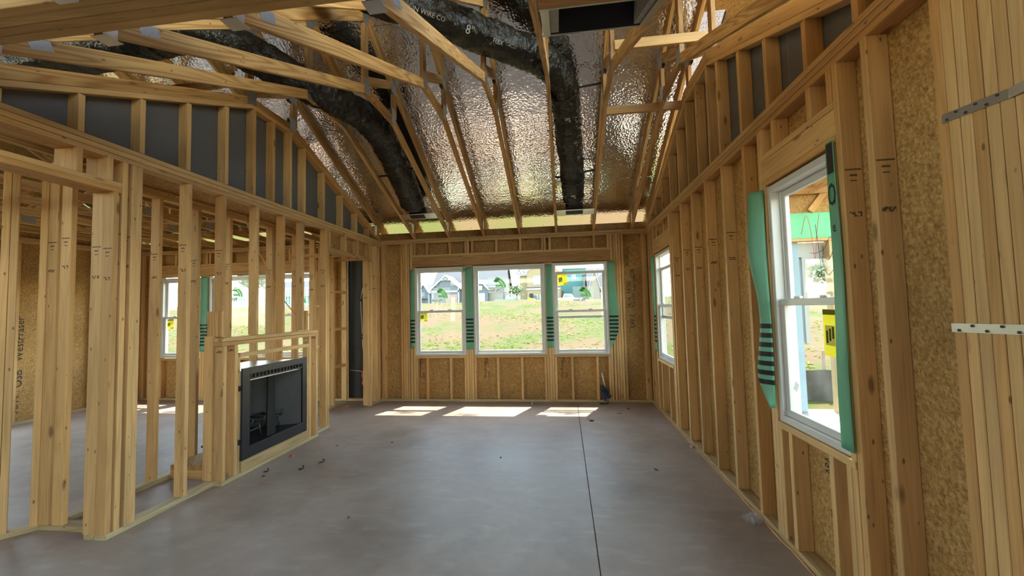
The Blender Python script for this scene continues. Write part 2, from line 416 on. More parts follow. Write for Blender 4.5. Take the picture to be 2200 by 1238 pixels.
# sheathing panels: holes left for the windows
def sheath(name, x0, x1, z0, z1, mat='osb', p=wb): return bd(name, x0, x1, D+S4+.001, D+S4+.012, z0, z1, mat, p, e=0)
XW = [(-4.34, -3.50), (-3.34, -2.15), (-2.0, -1.26), (.617, 1.508), (1.632, 2.848), (2.968, 3.872)]
edges = [-5.0] + [v for a in XW for v in a] + [W+.10]
pan = {}
for i in range(0, len(edges), 2):
    a, b = edges[i], edges[i+1]
    if a < -.65 < b:
        sheath('sheathing_panel', a, -.66, .0, 2.9); sheath('sheathing_panel', -.24, b, 0, 2.9)
        sheath('black_panel', -.655, -.245, 0, 2.9, 'black_board')
    else: pan[i] = sheath('sheathing_panel', a, b, 0, 2.9)
for k, (a, b) in enumerate(XW):
    pan[100+k] = sheath('sheathing_panel', a, b, 0, .752); sheath('sheathing_panel', a, b, 2.268, 2.9)
Yp = D+S4-.001
def stamp(x, z, s, size, parent, sx=1.0): text('print', s, size, frame_m((x, Yp, z), (0, 0, 1), (-1, 0, 0)), 'ink', parent, sx)
for k, x in ((103, .69), (104, 1.83), (105, 3.12)):
    stamp(x-.03, .52, 'WestFraser', .062, pan[k], 1.0); stamp(x+.04, .42, 'APA', .055, pan[k]); stamp(x, .66, 'OSB', .075, pan[k], .7)
p12 = pan[12]
stamp(4.20, 2.34, 'WestFraser', .07, p12); stamp(4.27, 2.05, 'OSB', .10, p12, .8); stamp(4.13, 2.38, 'APA', .06, p12)
stamp(4.21, 1.83, 'RATED', .09, p12, .7); stamp(4.28, 1.62, '7/16 CAT', .075, p12, .8); stamp(4.21, 1.58, '24/16', .08, p12); stamp(4.25, 1.28, 'EXP 1', .10, p12, .9)
stamp(4.30, 1.90, 'SHEATHING', .05, p12)

# ------------------------------------------------------------------ left wall (with rake wall above, fireplace bay, near opening)
wl = empty('wall_left', (0, 4, 0), 'open stud wall on the left with a sloped half wall of grey board above', 'wall', None, 'structure')
def lstud(y, z0, z1, x1=0.0, name='stud', parent=wl, ply=1, d=S4):
    for k in range(ply):
        bd(name, x1-d, x1, y+k*T, y+k*T+T-.001, z0, z1, 'spruce_stud' if z1-z0 > 2 else 'spruce', parent, jit=.6 if z1-z0 > 1 else 0)
PL = 2.654
bd('bottom_plate', -S4, 0, 2.485, 5.16, 0, T, 'treated', wl)
bd('bottom_plate', -.178, -S4-.001, 2.485, 2.68, 0, T, 'treated', wl)
bd('bottom_plate', -S4, 0, 6.37, D-.005, 0, T, 'treated', wl)
for k in range(3): bd('top_plate', -S4, 0, .9, D-.002, PL+k*T, PL+(k+1)*T-.003, 'spruce', wl)
for k in range(2): bd('top_plate', -.178, -S4-.001, .9, 2.68, PL+k*T, PL+(k+1)*T-.003, 'spruce', wl)
# near post: jack + king, two deep, then a doubled stud
for x1 in (0, -S4-.001):
    lstud(2.477, T, 2.420, x1, 'jack_stud'); lstud(2.533, T, PL, x1)
lstud(2.598, T, PL, 0, ply=2); lstud(2.598, T, PL, -S4-.001, ply=1)
for k in range(2): bd('header', -.178, 0, .9, 2.528, 2.420+k*.037, 2.420+k*.037+.036, 'spruce', wl)
for y in (1.84, 2.246, 2.43):
    lstud(y, 2.494, PL, 0, 'cripple_stud'); lstud(y, 2.494, PL, -S4-.001, 'cripple_stud')
for y in (3.051, ): lstud(y, T, PL)
for y in (3.413, 3.831, 4.233, 4.581): lstud(y, T if y < 3.5 else 1.32, PL)
lstud(5.070, T, PL, ply=1); lstud(5.112, T, PL, ply=1)
# opening to the niche
bd('header', -S4, 0, 5.15, 6.365, 2.362, 2.400+.02, 'spruce', wl)
for y in (5.155, 5.565, 5.925, 6.30): lstud(y, 2.42, PL, 0, 'cripple_stud')
bd('sheathing_panel', -S4-.012, -S4-.001, 5.15, 6.37, 2.37, PL, 'osb', wl, e=0)
lstud(6.245, T, 2.362, 0, 'jack_stud', d=S4); lstud(6.364, T, PL, ply=1); lstud(6.55, T, PL, -.002); lstud(6.66, T, PL, 0)
# rake studs, plates and grey board
RK = (1.84, 2.247, 2.644, 3.030, 3.426, 3.777, 4.061, 4.344, 4.605, 5.013, 5.464, 5.876, 6.267)
def rake(parent, xa, xb, ys, board_x0, board_x1, y_near):
    z0 = PL+3*T
    for y in ys:
        zt_ = min(zc(y), zc(y+T)) - .041
        if zt_ - z0 > .03: bd('rake_stud', xa, xb, y, y+T, z0, zt_, 'spruce', parent, jit=.4)
    ks = [(y_near, zc(y_near)), (3.76, 3.71), (4.42, 3.71), (6.66, zc(6.66))]
    for (ya, za), (yb, zb) in zip(ks, ks[1:]):
        stick('rake_plate', ((xa+xb)/2, ya, za-.0205), ((xa+xb)/2, yb, zb-.0205), S4, .038, (1, 0, 0), 'spruce', parent)
    # board as sloped polygon slabs, one per sheet
    cuts = [y_near, 2.65, 3.76, 4.42, 5.46, 6.69]
    for a, b in zip(cuts, cuts[1:]):
        pr = [(a+.002, z0-.05), (b-.002, z0-.05), (b-.002, max(zc(b)+.05, z0)), (a+.002, zc(a)+.05)]
        vs = [(board_x0, y, z) for y, z in pr] + [(board_x1, y, z) for y, z in pr]
        mesh('grey_panel', vs, [(0,1,2,3), (7,6,5,4), (0,4,5,1), (1,5,6,2), (2,6,7,3), (3,7,4,0)], 'grey_board', parent)
rake(wl, -S4, 0, RK, -S4-.012, -S4-.001, 1.46)

# ------------------------------------------------------------------ chase wall behind the fireplace, hall framing, left room
wc = empty('wall_chase', (-.6, 4, 0), 'second row of studs standing behind the open left wall', 'wall', None, 'structure')
bd('bottom_plate', -.664, -.575, 2.66, 6.6, 0, T, 'treated', wc)
for k in range(2): bd('top_plate', -.664, -.575, 2.56, D-.01, PL-.02+k*T, PL-.02+(k+1)*T-.003, 'spruce', wc)
for y in (2.91, 3.317, 3.724, 4.13, 4.53, 4.80, 4.84, 4.977, 5.30, 5.70, 6.10, 6.214, 6.60): lstud(y, T, PL-.02, -.575, 'stud', wc)
bd('lid_panel', -.66, -S4-.001, 2.66, 5.13, PL+.058, PL+.07, 'osb', wc, e=0)
bd('end_plate', -.68, -.18, 2.565, 2.654, 0, T, 'treated', wc)
bd('blocking', -.575, -.1, 5.14, 5.18, 2.30, 2.34, 'spruce', wc); bd('blocking', -.575, -.1, 5.70, 5.74, 2.37, 2.408, 'spruce', wc); bd('blocking', -.575, -.1, 6.2, 6.24, 2.37, 2.408, 'spruce', wc)
for x0 in (-.68, -.562):
    bd('end_stud', x0, x0+S4, 2.565, 2.565+T, T, PL-.02, 'spruce_stud', wc, jit=1)
bd('end_stud', -.60, -.562, 2.61, 2.654, T, PL-.02, 'spruce_stud', wc)
for z in (.62, 1.24, 1.86): bd('blocking', -.66, -.575, 6.25, 6.59, z, z+T, 'spruce', wc)
for z in (.40, 1.0, 1.62): bd('blocking', -.61, -.575, 5.75, 6.09, z, z+T, 'spruce', wc)
bd('platform_board', -.57, -.10, 3.47, 4.62, .085, .128, 'osb', wc, e=0); bd('platform_joist', -.57, -.10, 3.47, 3.508, .0, .085, 'spruce', wc)
wh = empty('wall_hall', (-.8, 2.4, 0), 'short angled hall framing with doubled studs at the left edge', 'wall', None, 'structure')
dv = Vector((-.56, -.83, 0)).normalized(); nv = Vector((-dv.y, dv.x, 0)) * -1
c0 = Vector((-.70, 2.60, 0))
stick('bottom_plate', c0 + Vector((0, 0, .019)), c0 + dv*.9 + Vector((0, 0, .019)), S4, T, nv, 'treated', wh)
for s, mt in ((.035, 'spruce_stud'), (.175, 'spruce_stud'), (.215, 'spruce_stud')):
    q = c0 + dv*s; stick('stud', q + Vector((0, 0, T)), q + Vector((0, 0, 2.64)), S4, T, nv, mt, wh)
stick('top_plate', c0 + Vector((0, 0, 2.66)), c0 + dv*.9 + Vector((0, 0, 2.66)), S4, T, nv, 'spruce', wh)
wf = empty('wall_far', (-4.85, 4, 0), 'far side wall of the left room in golden strand board with studs', 'wall', None, 'structure')
bd('bottom_plate', -4.94, -4.85, 1.0, D, 0, T, 'treated', wf)
for k in range(2): bd('top_plate', -4.94, -4.85, 1.0, D, 2.696+k*T, 2.696+(k+1)*T-.001, 'spruce', wf)
for y in (2.68, 4.68, 5.02, 6.02, 6.43, 6.62): lstud(y, T, 2.696, -4.85, 'stud', wf)
for y0, y1 in ((-6.0, 2.7), (4.72, D+.08)): bd('sheathing_panel', -4.953, -4.941, y0+.002, y1-.002, 0, 2.9, 'osb', wf, e=0)  # gap between the panels is an unseen opening added to let daylight in
slab_pts = [(-4.96, RIDGE_Y, 2.9), (-4.96, 7.0, 2.9), (-4.96, 7.0, 2.93), (-4.96, RIDGE_Y, zd(RIDGE_Y)-.02)]
mesh('gable_panel', slab_pts+[(x+.012, y, z) for x, y, z in slab_pts], [(0,1,2,3), (7,6,5,4), (0,4,5,1), (1,5,6,2), (2,6,7,3), (3,7,4,0)], 'osb', wf)
text('print', 'WestFraser', .14, frame_m((-4.938, 5.13, 1.25), (0, 0, 1), (0, -1, 0)), 'ink', wf)
text('print', 'APA', .14, frame_m((-4.938, 5.10, .28), (0, 0, 1), (0, -1, 0)), 'ink', wf)
text('print', 'OSB', .14, frame_m((-4.938, 5.13, .66), (0, 0, 1), (0, -1, 0)), 'ink', wf)

# ------------------------------------------------------------------ right wall
wr = empty('wall_right', (W, 4, 0), 'right stud wall backed with strand board and a sloped half wall above', 'wall', None, 'structure')
def rstud(y, z0, z1, ply=1, name='stud'):
    for k in range(ply):
        bd(name, W, W+S4, y+k*T, y+k*T+T-.001, z0, z1, 'spruce_stud' if z1-z0 > 2 else 'spruce', wr, jit=.6 if z1-z0 > 1 else 0)
bd('bottom_plate', W-.003, W+S4, 1.0, D-.005, 0, T, 'treated', wr)
for k in range(3): bd('top_plate', W, W+S4, .8, D-.002, PL+.012+k*T, PL+.012+(k+1)*T-.003, 'spruce', wr)
ZR = PL+.012
for y in (3.124, 3.530, 3.937, 4.343, 4.750, 5.156, 6.43, 6.60): rstud(y, T, ZR)
# near window opening y 2.16..2.84
rstud(2.880, T, ZR); rstud(2.842, T, 2.285, name='jack_stud'); rstud(2.804, T, .722, name='cripple_stud'); rstud(2.69, T, .722, name='cripple_stud'); rstud(2.31, T, .722, name='cripple_stud'); rstud(2.176, T, .722, name='cripple_stud')
rstud(2.136, T, 2.285, name='jack_stud'); rstud(2.094, T, ZR); rstud(1.898, T, ZR)
bd('sill_plate', W-.006, W+S4, 2.135, 2.842, .722, .760, 'spruce', wr)
bd('header', W+.002, W+S4, 2.094+T, 2.880, 2.325, 2.455, 'spruce', wr); bd('header_plate', W, W+S4, 2.094+T, 2.880, 2.456, 2.494, 'spruce', wr); bd('header_plate', W, W+S4, 2.094+T, 2.880, 2.286, 2.324, 'spruce', wr)
for y in (2.14, 2.312, 2.69, 2.84): rstud(y, 2.494, ZR, name='cripple_stud')
# far window opening y 5.34..6.18
rstud(5.250, T, ZR); rstud(5.292, T, 2.285, name='jack_stud'); rstud(6.20, T, 2.285, name='jack_stud'); rstud(6.242, T, ZR)
bd('sill_plate', W-.006, W+S4, 5.33, 6.20, .722, .758, 'spruce', wr)
bd('header', W+.002, W+S4, 5.29, 6.242, 2.325, 2.455, 'spruce', wr); bd('header_plate', W, W+S4, 5.29, 6.242, 2.456, 2.494, 'spruce', wr); bd('header_plate', W, W+S4, 5.29, 6.242, 2.286, 2.324, 'spruce', wr)
for y in (5.30, 5.56, 5.97, 6.19): rstud(y, 2.494, ZR, name='cripple_stud'); rstud(y+.01, T, .722, name='cripple_stud')
# built-up post beside the camera
for k in range(7): bd('post_stud', W, W+S4, 1.602-(k+1)*.0415, 1.602-k*.0415-.003, T, ZR, 'spruce_stud', wr, jit=.8)
rake(wr, W, W+S4, (1.51, 1.932, 2.312, 2.732, 3.120, 3.529, 3.768, 4.080, 4.403, 4.755, 5.139, 5.540, 5.938, 6.31), W+S4+.001, W+S4+.012, 1.46)
for (ya, yb) in ((1.46, 3.76), (3.76, 4.42), (4.42, 6.6)):
    stick('ribbon_board', (W+.02, ya, zc(ya)+.05), (W+.02, yb, zc(yb)+.05), .038, .089, (1, 0, 0), 'spruce', wr)
def rsheath(y0, y1, z0, z1): return bd('sheathing_panel', W+S4+.001, W+S4+.012, y0+.001, y1-.001, z0, z1, 'osb', wr, e=0)
rsheath(.2, 2.136, 0, 2.8); rs2 = rsheath(2.136, 2.842, 0, .752); rsheath(2.136, 2.842, 2.27, 2.8); rs4 = rsheath(2.842, 5.33, 0, 2.8)
rsheath(5.33, 6.20, 0, .752); rsheath(5.33, 6.20, 2.27, 2.8); rsheath(6.20, D+.08, 0, 2.8)
text('print', 'WestFraser', .115, frame_m((W+S4-.001, 2.46, .34), (0, 0, 1), (0, 1, 0)), 'ink', rs2, 1.0)
text('print', 'APA OSB', .09, frame_m((W+S4-.001, 2.50, .66), (0, 0, 1), (0, 1, 0)), 'ink', rs2, .6)
def strap(p0, p1, h, label, bend=None):
    s = empty('steel_strap', p0, label, 'strap', 'steel straps nailed across the built-up post')
    pts = [Vector(p0), Vector(p1)] + ([Vector(bend)] if bend else [])
    for a, b in zip(pts, pts[1:]):
        stick('strap_band', a, b, h, .0025, (0, 0, 1), 'stud_steel', s, e=0)
    a, b = pts[0], pts[1]
    for k in range(6):
        q = a.lerp(b, (k+.6)/6.5) + Vector((-.003, 0, (.008 if k % 2 else -.008)))
        tube('nail_head', [q + Vector((.002, 0, 0)), q - Vector((.002, 0, 0))], .0045, 'dark_metal', s, 8)
strap((W-.003, 1.602, 1.411), (W-.003, 1.30, 1.416), .030, 'steel strap nailed level across the built-up stud post at chest height')
strap((W-.003, 1.575, 2.14), (W-.003, 1.36, 2.118), .030, 'steel strap nailed at a slant across the top of the built-up post', (W-.02, 1.28, 2.112))

# ------------------------------------------------------------------ roof deck with foil
rd = empty('roof_deck', (0, 4, 3.5), 'roof deck panels faced with shiny silver foil between the trusses', 'roof', None, 'structure')
def deck(xa, xb, ya, yb, zf, mat='foil'):
    th = .012
    vs = [(xa, ya, zf(ya)), (xb, ya, zf(ya)), (xb, yb, zf(yb)), (xa, yb, zf(yb))]
    vs += [(x, y, z+th) for x, y, z in vs]
    mesh('foil_panel', vs, [(3,2,1,0), (4,5,6,7), (0,1,5,4), (1,2,6,5), (2,3,7,6), (3,0,4,7)], mat, rd)
seams = [7.14, 6.065, 4.974, 3.884, 2.793, 1.703, .612, RIDGE_Y]
xs0 = [-5.4, -3.63, -1.19, 1.249, 3.687, W+.32]
xs1 = [-5.4, -4.85, -2.41, .030, 2.468, W+.32]
for i, (yb, ya) in enumerate(zip(seams, seams[1:])):
    xs = xs0 if i % 2 == 0 else xs1
    for xa, xb in zip(xs, xs[1:]): deck(xa+.0015, xb-.0015, ya+.0015, yb-.0015, zd)
zr = zd(RIDGE_Y)
for (ya, yb, zf) in ((RIDGE_Y, 7.16, lambda y: zd(y)+.014), (-6.4, RIDGE_Y, lambda y: zr+.014-.5*(RIDGE_Y-y))):
    vs = [(-5.45, ya, zf(ya)), (W+.34, ya, zf(ya)), (W+.34, yb, zf(yb)), (-5.45, yb, zf(yb))]; vs += [(x, y, z+.012) for x, y, z in vs]
    mesh('seam_light_block', vs, [(3,2,1,0), (4,5,6,7), (0,1,5,4), (1,2,6,5), (2,3,7,6), (3,0,4,7)], 'black_board', rd)  # unseen layer added above the deck to keep daylight out of the seams
deck(-5.4, W+.32, -6.4, RIDGE_Y, lambda y: zr - .5*(RIDGE_Y-y))

# ------------------------------------------------------------------ roof trusses
def gusset(x, y, z, w, h, parent, rot=0, dx=T):
    for xx in (x-.0012, x+dx+.0002):
        bd('gusset_plate', xx, xx+.001, y-w/2, y+w/2, z-h/2, z+h/2, 'gusset', parent, e=0)
def chord(name, x, ya, za, yb, zb, parent, mat='pine', dep=.089):
    """za, zb are undersides"""
    d = Vector((0, yb-ya, zb-za)); n = Vector((0, -d.z, d.y)).normalized()
    if n.z < 0: n = -n
    stick(name, Vector((x+T/2, ya, za))+n*dep/2, Vector((x+T/2, yb, zb))+n*dep/2, dep, T, n, mat, parent)
def truss(x, label, hanger=True, braces=True):
    t = empty('roof_truss', (x, D, H), label, 'truss', 'wooden trusses of the vaulted ceiling')
    chord('bottom_chord', x, 1.44, 2.72, 3.765, 3.712, t)
    chord('bottom_chord', x, 3.755, 3.71, 4.425, 3.71, t)
    chord('bottom_chord', x, 4.415, 3.712, 6.80, zc(6.72)-.03, t)
    chord('top_chord', x, .3, zt(.3), 7.10, zt(7.10), t)
    chord('diagonal_web', x, 1.50, 2.84, 3.72, 4.44, t)
    chord('diagonal_web', x, 3.78, 3.80, 4.42, 4.12, t)
    for y in (3.722, 4.424):
        stick('vertical_web', (x+T/2, y+.044, zc(y)+.085), (x+T/2, y+.044, zt(y)+.02), .089, T, (0, 1, 0), 'pine_dark', t)
    stick('vertical_web', (x+T/2, 1.52, 2.82), (x+T/2, 1.52, zt(1.52)), .089, T, (0, 1, 0), 'pine', t)
    stick('vertical_web', (x+T/2, 6.70, 2.86), (x+T/2, 6.70, zt(6.7)), .089, T, (0, 1, 0), 'pine', t)
    gusset(x, 3.78, 3.79, .12, .16, t); gusset(x, 4.43, 3.79, .11, .17, t); gusset(x, 4.43, 4.13, .14, .12, t)
    gusset(x, 3.76, zt(3.76)+.03, .12, .12, t); gusset(x, 6.60, 2.93, .09, .17, t); chord_g = Vector((0, 1, .4304)).normalized()
    for xx in (x-.0012, x+T+.0012): stick('gusset_plate', Vector((xx, 1.58, 2.845)), Vector((xx, 1.58, 2.845))+chord_g*.10, .05, .001, (0, -.4304, 1), 'gusset', t, e=0)
    if hanger:
        for xx in (x-.003, x+T+.001): bd('hanger', xx, xx+.002, 1.431, 1.49, 2.715, 2.775, 'steel', t, e=0)
        bd('hanger', x-.02, x+T+.02, 1.43, 1.50, 2.714, 2.7165, 'steel', t, e=0)
    return t
names = ['leftmost free roof truss beside the sloped half wall, black duct crossing it', 'second free roof truss from the left wall, right of the left duct',
         'third roof truss from the left wall, over the left end of the back window', 'fourth roof truss from the left wall, over the middle back window',
         'fifth roof truss from the left, along the left side of the right-hand duct', 'sixth roof truss from the left, right of the duct and holding the short blocking',
         'rightmost free roof truss, closest to the right sloped half wall']
for i in range(7): truss(.6014+.6096*i, names[i])
truss(-.065, 'end roof truss sitting on top of the left sloped half wall', False)
truss(W+.05, 'end roof truss standing over the right sloped half wall', False)
for x0, x1, y, z, lb in ((3.687, 4.50, 3.77, 3.875, 'upper short wooden blocking spanning from the sixth truss to the right wall'), (3.687, 4.50, 4.60, 3.665, 'lower short wooden blocking between the sixth truss and the right wall')):
    blk = bd('truss_blocking', x0, x1, y-.06, y-.022, z, z+.089, 'spruce', None); tag(blk, lb, 'lumber', 'short blocking between trusses')
# flat-bottomed trusses over the left room
for i in range(7):
    x = -.72-.6096*i
    t = empty('ceiling_truss', (x, D, H), ['first', 'second', 'third', 'fourth', 'fifth', 'sixth', 'seventh'][i] + ' flat-bottomed truss over the left room, counting from the stud wall', 'truss', 'flat trusses over the left room')
    chord('bottom_chord', x, 1.0, 2.775, 6.80, 2.775, t); chord('top_chord', x, .3, zt(.3), 7.1, zt(7.1), t)
    chord('diagonal_web', x, 4.4, 2.87, 5.2, 3.74, t); chord('diagonal_web', x, 2.2, 2.87, 4.2, 4.2, t)
    stick('vertical_web', (x+T/2, 5.25, 2.86), (x+T/2, 5.25, zt(5.25)), .089, T, (0, 1, 0), 'pine', t)
    gusset(x, 4.4, 2.84, .15, .09, t); gusset(x, 5.22, 2.83, .1, .09, t)
for y, lb in ((5.19, 'nearer long wooden brace lying across the flat trusses of the left room'), (5.93, 'farther long wooden brace lying across the flat trusses of the left room')):
    o = bd('lateral_brace', -4.9, -.67, y, y+S4, 2.867, 2.905, 'pine_dark', None); tag(o, lb, 'lumber', 'braces over the left room')

# ------------------------------------------------------------------ support beam at the near end of the trusses
bm_ = empty('support_beam', (2, 1.35, 2.72), 'thick laminated wooden beam overhead carrying the near ends of the trusses', 'beam')
for k in range(4): bd('beam_ply', -.15, W+.09, 1.252+k*.0445, 1.252+(k+1)*.0445-.0015, 2.72, 3.03, 'laminated', bm_)
brk = bd('steel_bracket', 1.30, 1.385, 1.15, 1.25, 2.70, 2.85, 'steel', bm_, e=0)
for k in range(4): bd('bracket_rib', 1.298+k*.025, 1.306+k*.025, 1.13, 1.15, 2.70, 2.85, 'steel', brk, e=0)

# ------------------------------------------------------------------ ducts
def duct(name, pts, label, rad=.165, marks=()):
    P = spline(pts, 30)
    root = empty(name, tuple(P[-1]), label, 'duct', 'black flexible ducts above the trusses')
    def rf(i, a):
        q = Vector((math.cos(a)*1.6, math.sin(a)*1.6, i*.11)); q2 = Vector((math.cos(a)*3.5+7, math.sin(a)*3.5, i*.42))
        w = .020*noise.noise(q) + .013*noise.turbulence(q2, 3, False) + .006*(abs(math.sin(i*.21+1.5*noise.noise(q*1.3)))**.5)
        return rad*(1+.03*math.sin(a*2+.4)) + w - .012
    tube('sleeve', P, rad, 'duct_plastic', root, 72, rfun=rf)
    return root, P[::3]
dR, PR = duct('flexible_duct', [(1.25, 2.72, 4.12), (1.60, 2.86, 4.06), (1.947, 3.043, 4.0), (2.227, 3.281, 4.005), (2.53, 3.60, 4.036), (2.82, 3.86, 4.05), (3.06, 4.12, 4.05), (3.20, 4.42, 3.98), (3.25, 4.80, 3.86), (3.285, 5.30, 3.63), (3.329, 5.85, 3.36), (3.335, 6.16, 3.18)],
               'black flexible duct bending across the trusses and down the right side of the slope')
dL, PLd = duct('flexible_duct', [(-3.2, 2.75, 3.70), (-2.2, 2.85, 3.75), (-1.3, 2.92, 3.80), (-.6, 2.95, 3.88), (-.2, 3.0, 3.96), (.073, 3.108, 4.0), (.30, 3.40, 3.98), (.52, 3.76, 3.91), (.76, 4.10, 3.84), (.925, 4.40, 3.78), (.985, 4.75, 3.66), (.98, 5.10, 3.50), (.945, 5.60, 3.28), (.905, 5.90, 3.16)],
               'black flexible duct running down the left side between the first two trusses', .178)
dU, PU = duct('flexible_duct', [(2.3, 2.35, 4.35), (2.7, 2.42, 4.22), (3.0, 2.50, 4.0), (3.25, 2.52, 3.75), (3.35, 2.40, 3.55)], 'black flexible duct dropping into the near overhead register box', .15)
def ring(P, k, rad, parent, mat='black'):
    d = (P[k+1]-P[k-1]).normalized(); x = d.cross(Vector((0, 0, 1))).normalized(); y = d.cross(x)
    pts = [P[k]+x*math.cos(a)*rad+y*math.sin(a)*rad for a in [2*math.pi*j/24 for j in range(25)]]
    tube('strap_band', pts, .006, mat, parent, 6)
    return x
def hanger(P, k, to, parent):
    ring(P, k, .168, parent)
    a = P[k] + (Vector(to)-P[k]).normalized()*.165
    stick('strap_tail', a, to, .03, .003, (0, .3, 1), 'black', parent, e=0)
hanger(PR, 72, (3.640, PR[72].y+.02, PR[72].z+.05), dR); hanger(PR, 98, (3.642, PR[98].y, PR[98].z+.05), dR); hanger(PR, 99, (3.082, PR[99].y, PR[99].z+.02), dR)
hanger(PLd, 92, (1.206, PLd[92].y, PLd[92].z+.04), dL); hanger(PLd, 113, (1.208, PLd[113].y, PLd[113].z+.04), dL); hanger(PLd, 114, (.645, PLd[114].y, PLd[114].z), dL)
def mark(s, size, p, x, y, parent): text('print', s, size, frame_m(p, x, y), 'white_mark', parent)
vdir = lambda p: (Vector((3.1532, 0, 1.5097))-Vector(p)).normalized()
def duct_mark(P, k, s, size, parent, flip=1):
    d = (P[k+1]-P[k-1]).normalized(); n = vdir(P[k]); n = (n-d*n.dot(d)).normalized()
    y = n.cross(d); mark(s, size, P[k]+n*.186, d*flip, y*flip, parent)
duct_mark(PR, 33, '8"', .10, dR); duct_mark(PR, 24, 'IN WIRE CO', .05, dR); duct_mark(PR, 79, '8"', .09, dR); duct_mark(PR, 104, '8"', .09, dR); duct_mark(PR, 40, 'FLEX', .05, dR)
# boots at the bottom ends
def boot(name, xa, xb, ox0, ox1, y, label):
    z = zc(y); s = -.4087; ny = Vector((0, 1, s)).normalized(); nn = Vector((0, -s, 1)).normalized()
    if nn.z < 0: nn = -nn
    b = empty(name, ((xa+xb)/2, y, z), label, 'duct boot', 'metal duct boots at the low end of the slope')
    def strip(nm, x0, x1, v0, v1, mat, lift=0.0, th=.002):
        stick(nm, Vector((x0, y, z))+ny*((v0+v1)/2)+nn*lift, Vector((x1, y, z))+ny*((v0+v1)/2)+nn*lift, abs(v1-v0), th, ny, mat, b, e=0)
    strip('flange', xa, ox0, -.07, .07, 'stud_steel'); strip('flange', ox1, xb, -.07, .07, 'stud_steel')
    strip('flange', ox0, ox1, -.07, -.05, 'stud_steel'); strip('flange', ox0, ox1, .05, .07, 'stud_steel')
    strip('throat', ox0, ox1, -.06, .06, 'black', .05, .1)
    cx = (ox0+ox1)/2
    pts = [Vector((cx, y, z))+nn*.04, Vector((cx, y, z))+nn*.10, Vector((cx, y-.04, z+.02))+nn*.14]
    tube('collar', pts, .13, 'black', b, 20)
boot('duct_boot', 3.082, 3.648, 3.22, 3.48, 6.22, 'galvanised duct boot plate under the right-hand duct')
boot('duct_boot', .642, 1.208, .78, 1.02, 6.12, 'galvanised duct boot plate under the left-hand duct')
# near register box
rb = empty('register_box', (3.36, 2.2, 3.06), 'black lined register box in a metal frame between two trusses overhead', 'register box')
sl = Vector((0, 1, .4304)).normalized(); rn = Vector((0, -.4304, 1)).normalized()
cen = Vector((3.36, 1.995, zc(1.995)-.004))
def rbs(nm, x0, x1, v0, v1, lift, th, mat): return stick(nm, cen+Vector((x0-3.36, 0, 0))+sl*((v0+v1)/2)+rn*(lift+th/2), cen+Vector((x1-3.36, 0, 0))+sl*((v0+v1)/2)+rn*(lift+th/2), abs(v1-v0), th, sl, mat, rb, e=0)
rbs('flange', 3.08, 3.648, .245, .268, 0, .003, 'steel'); rbs('flange', 3.08, 3.648, -.268, -.245, 0, .003, 'steel')
for xa, xb in ((3.085, 3.125), (3.605, 3.645)):
    stick('flange', cen+Vector(((xa+xb)/2-3.36, 0, 0))-sl*.245, cen+Vector(((xa+xb)/2-3.36, 0, 0))+sl*.245, .04, .003, (1, 0, 0), 'steel', rb, e=0)
rbs('inner_wall', 3.12, 3.61, .240, .248, .003, .16, 'black_metal'); rbs('inner_wall', 3.12, 3.61, -.248, -.240, .003, .16, 'black_metal')
rbs('box_top', 3.10, 3.63, -.255, .255, .16, .006, 'black')
for x in (3.12, 3.575): rbs('insulation_edge', x, x+.05, -.235, .235, .01, .12, 'insulation')
for x, v in ((3.20, .12), (3.36, .06), (3.52, .02)):
    q = cen+Vector((x-3.36, 0, 0))+sl*v+rn*.158
    tube('screw_head', [q, q-rn*.003], .014, 'stud_steel', rb, 12); tube('screw_socket', [q-rn*.003, q-rn*.0035], .009, 'black', rb, 12)
stick('box_board', cen+Vector((-.28, 0, 0))-sl*.292+rn*.02, cen+Vector((.288, 0, 0))-sl*.292+rn*.02, .045, .04, sl, 'pine_dark', rb)

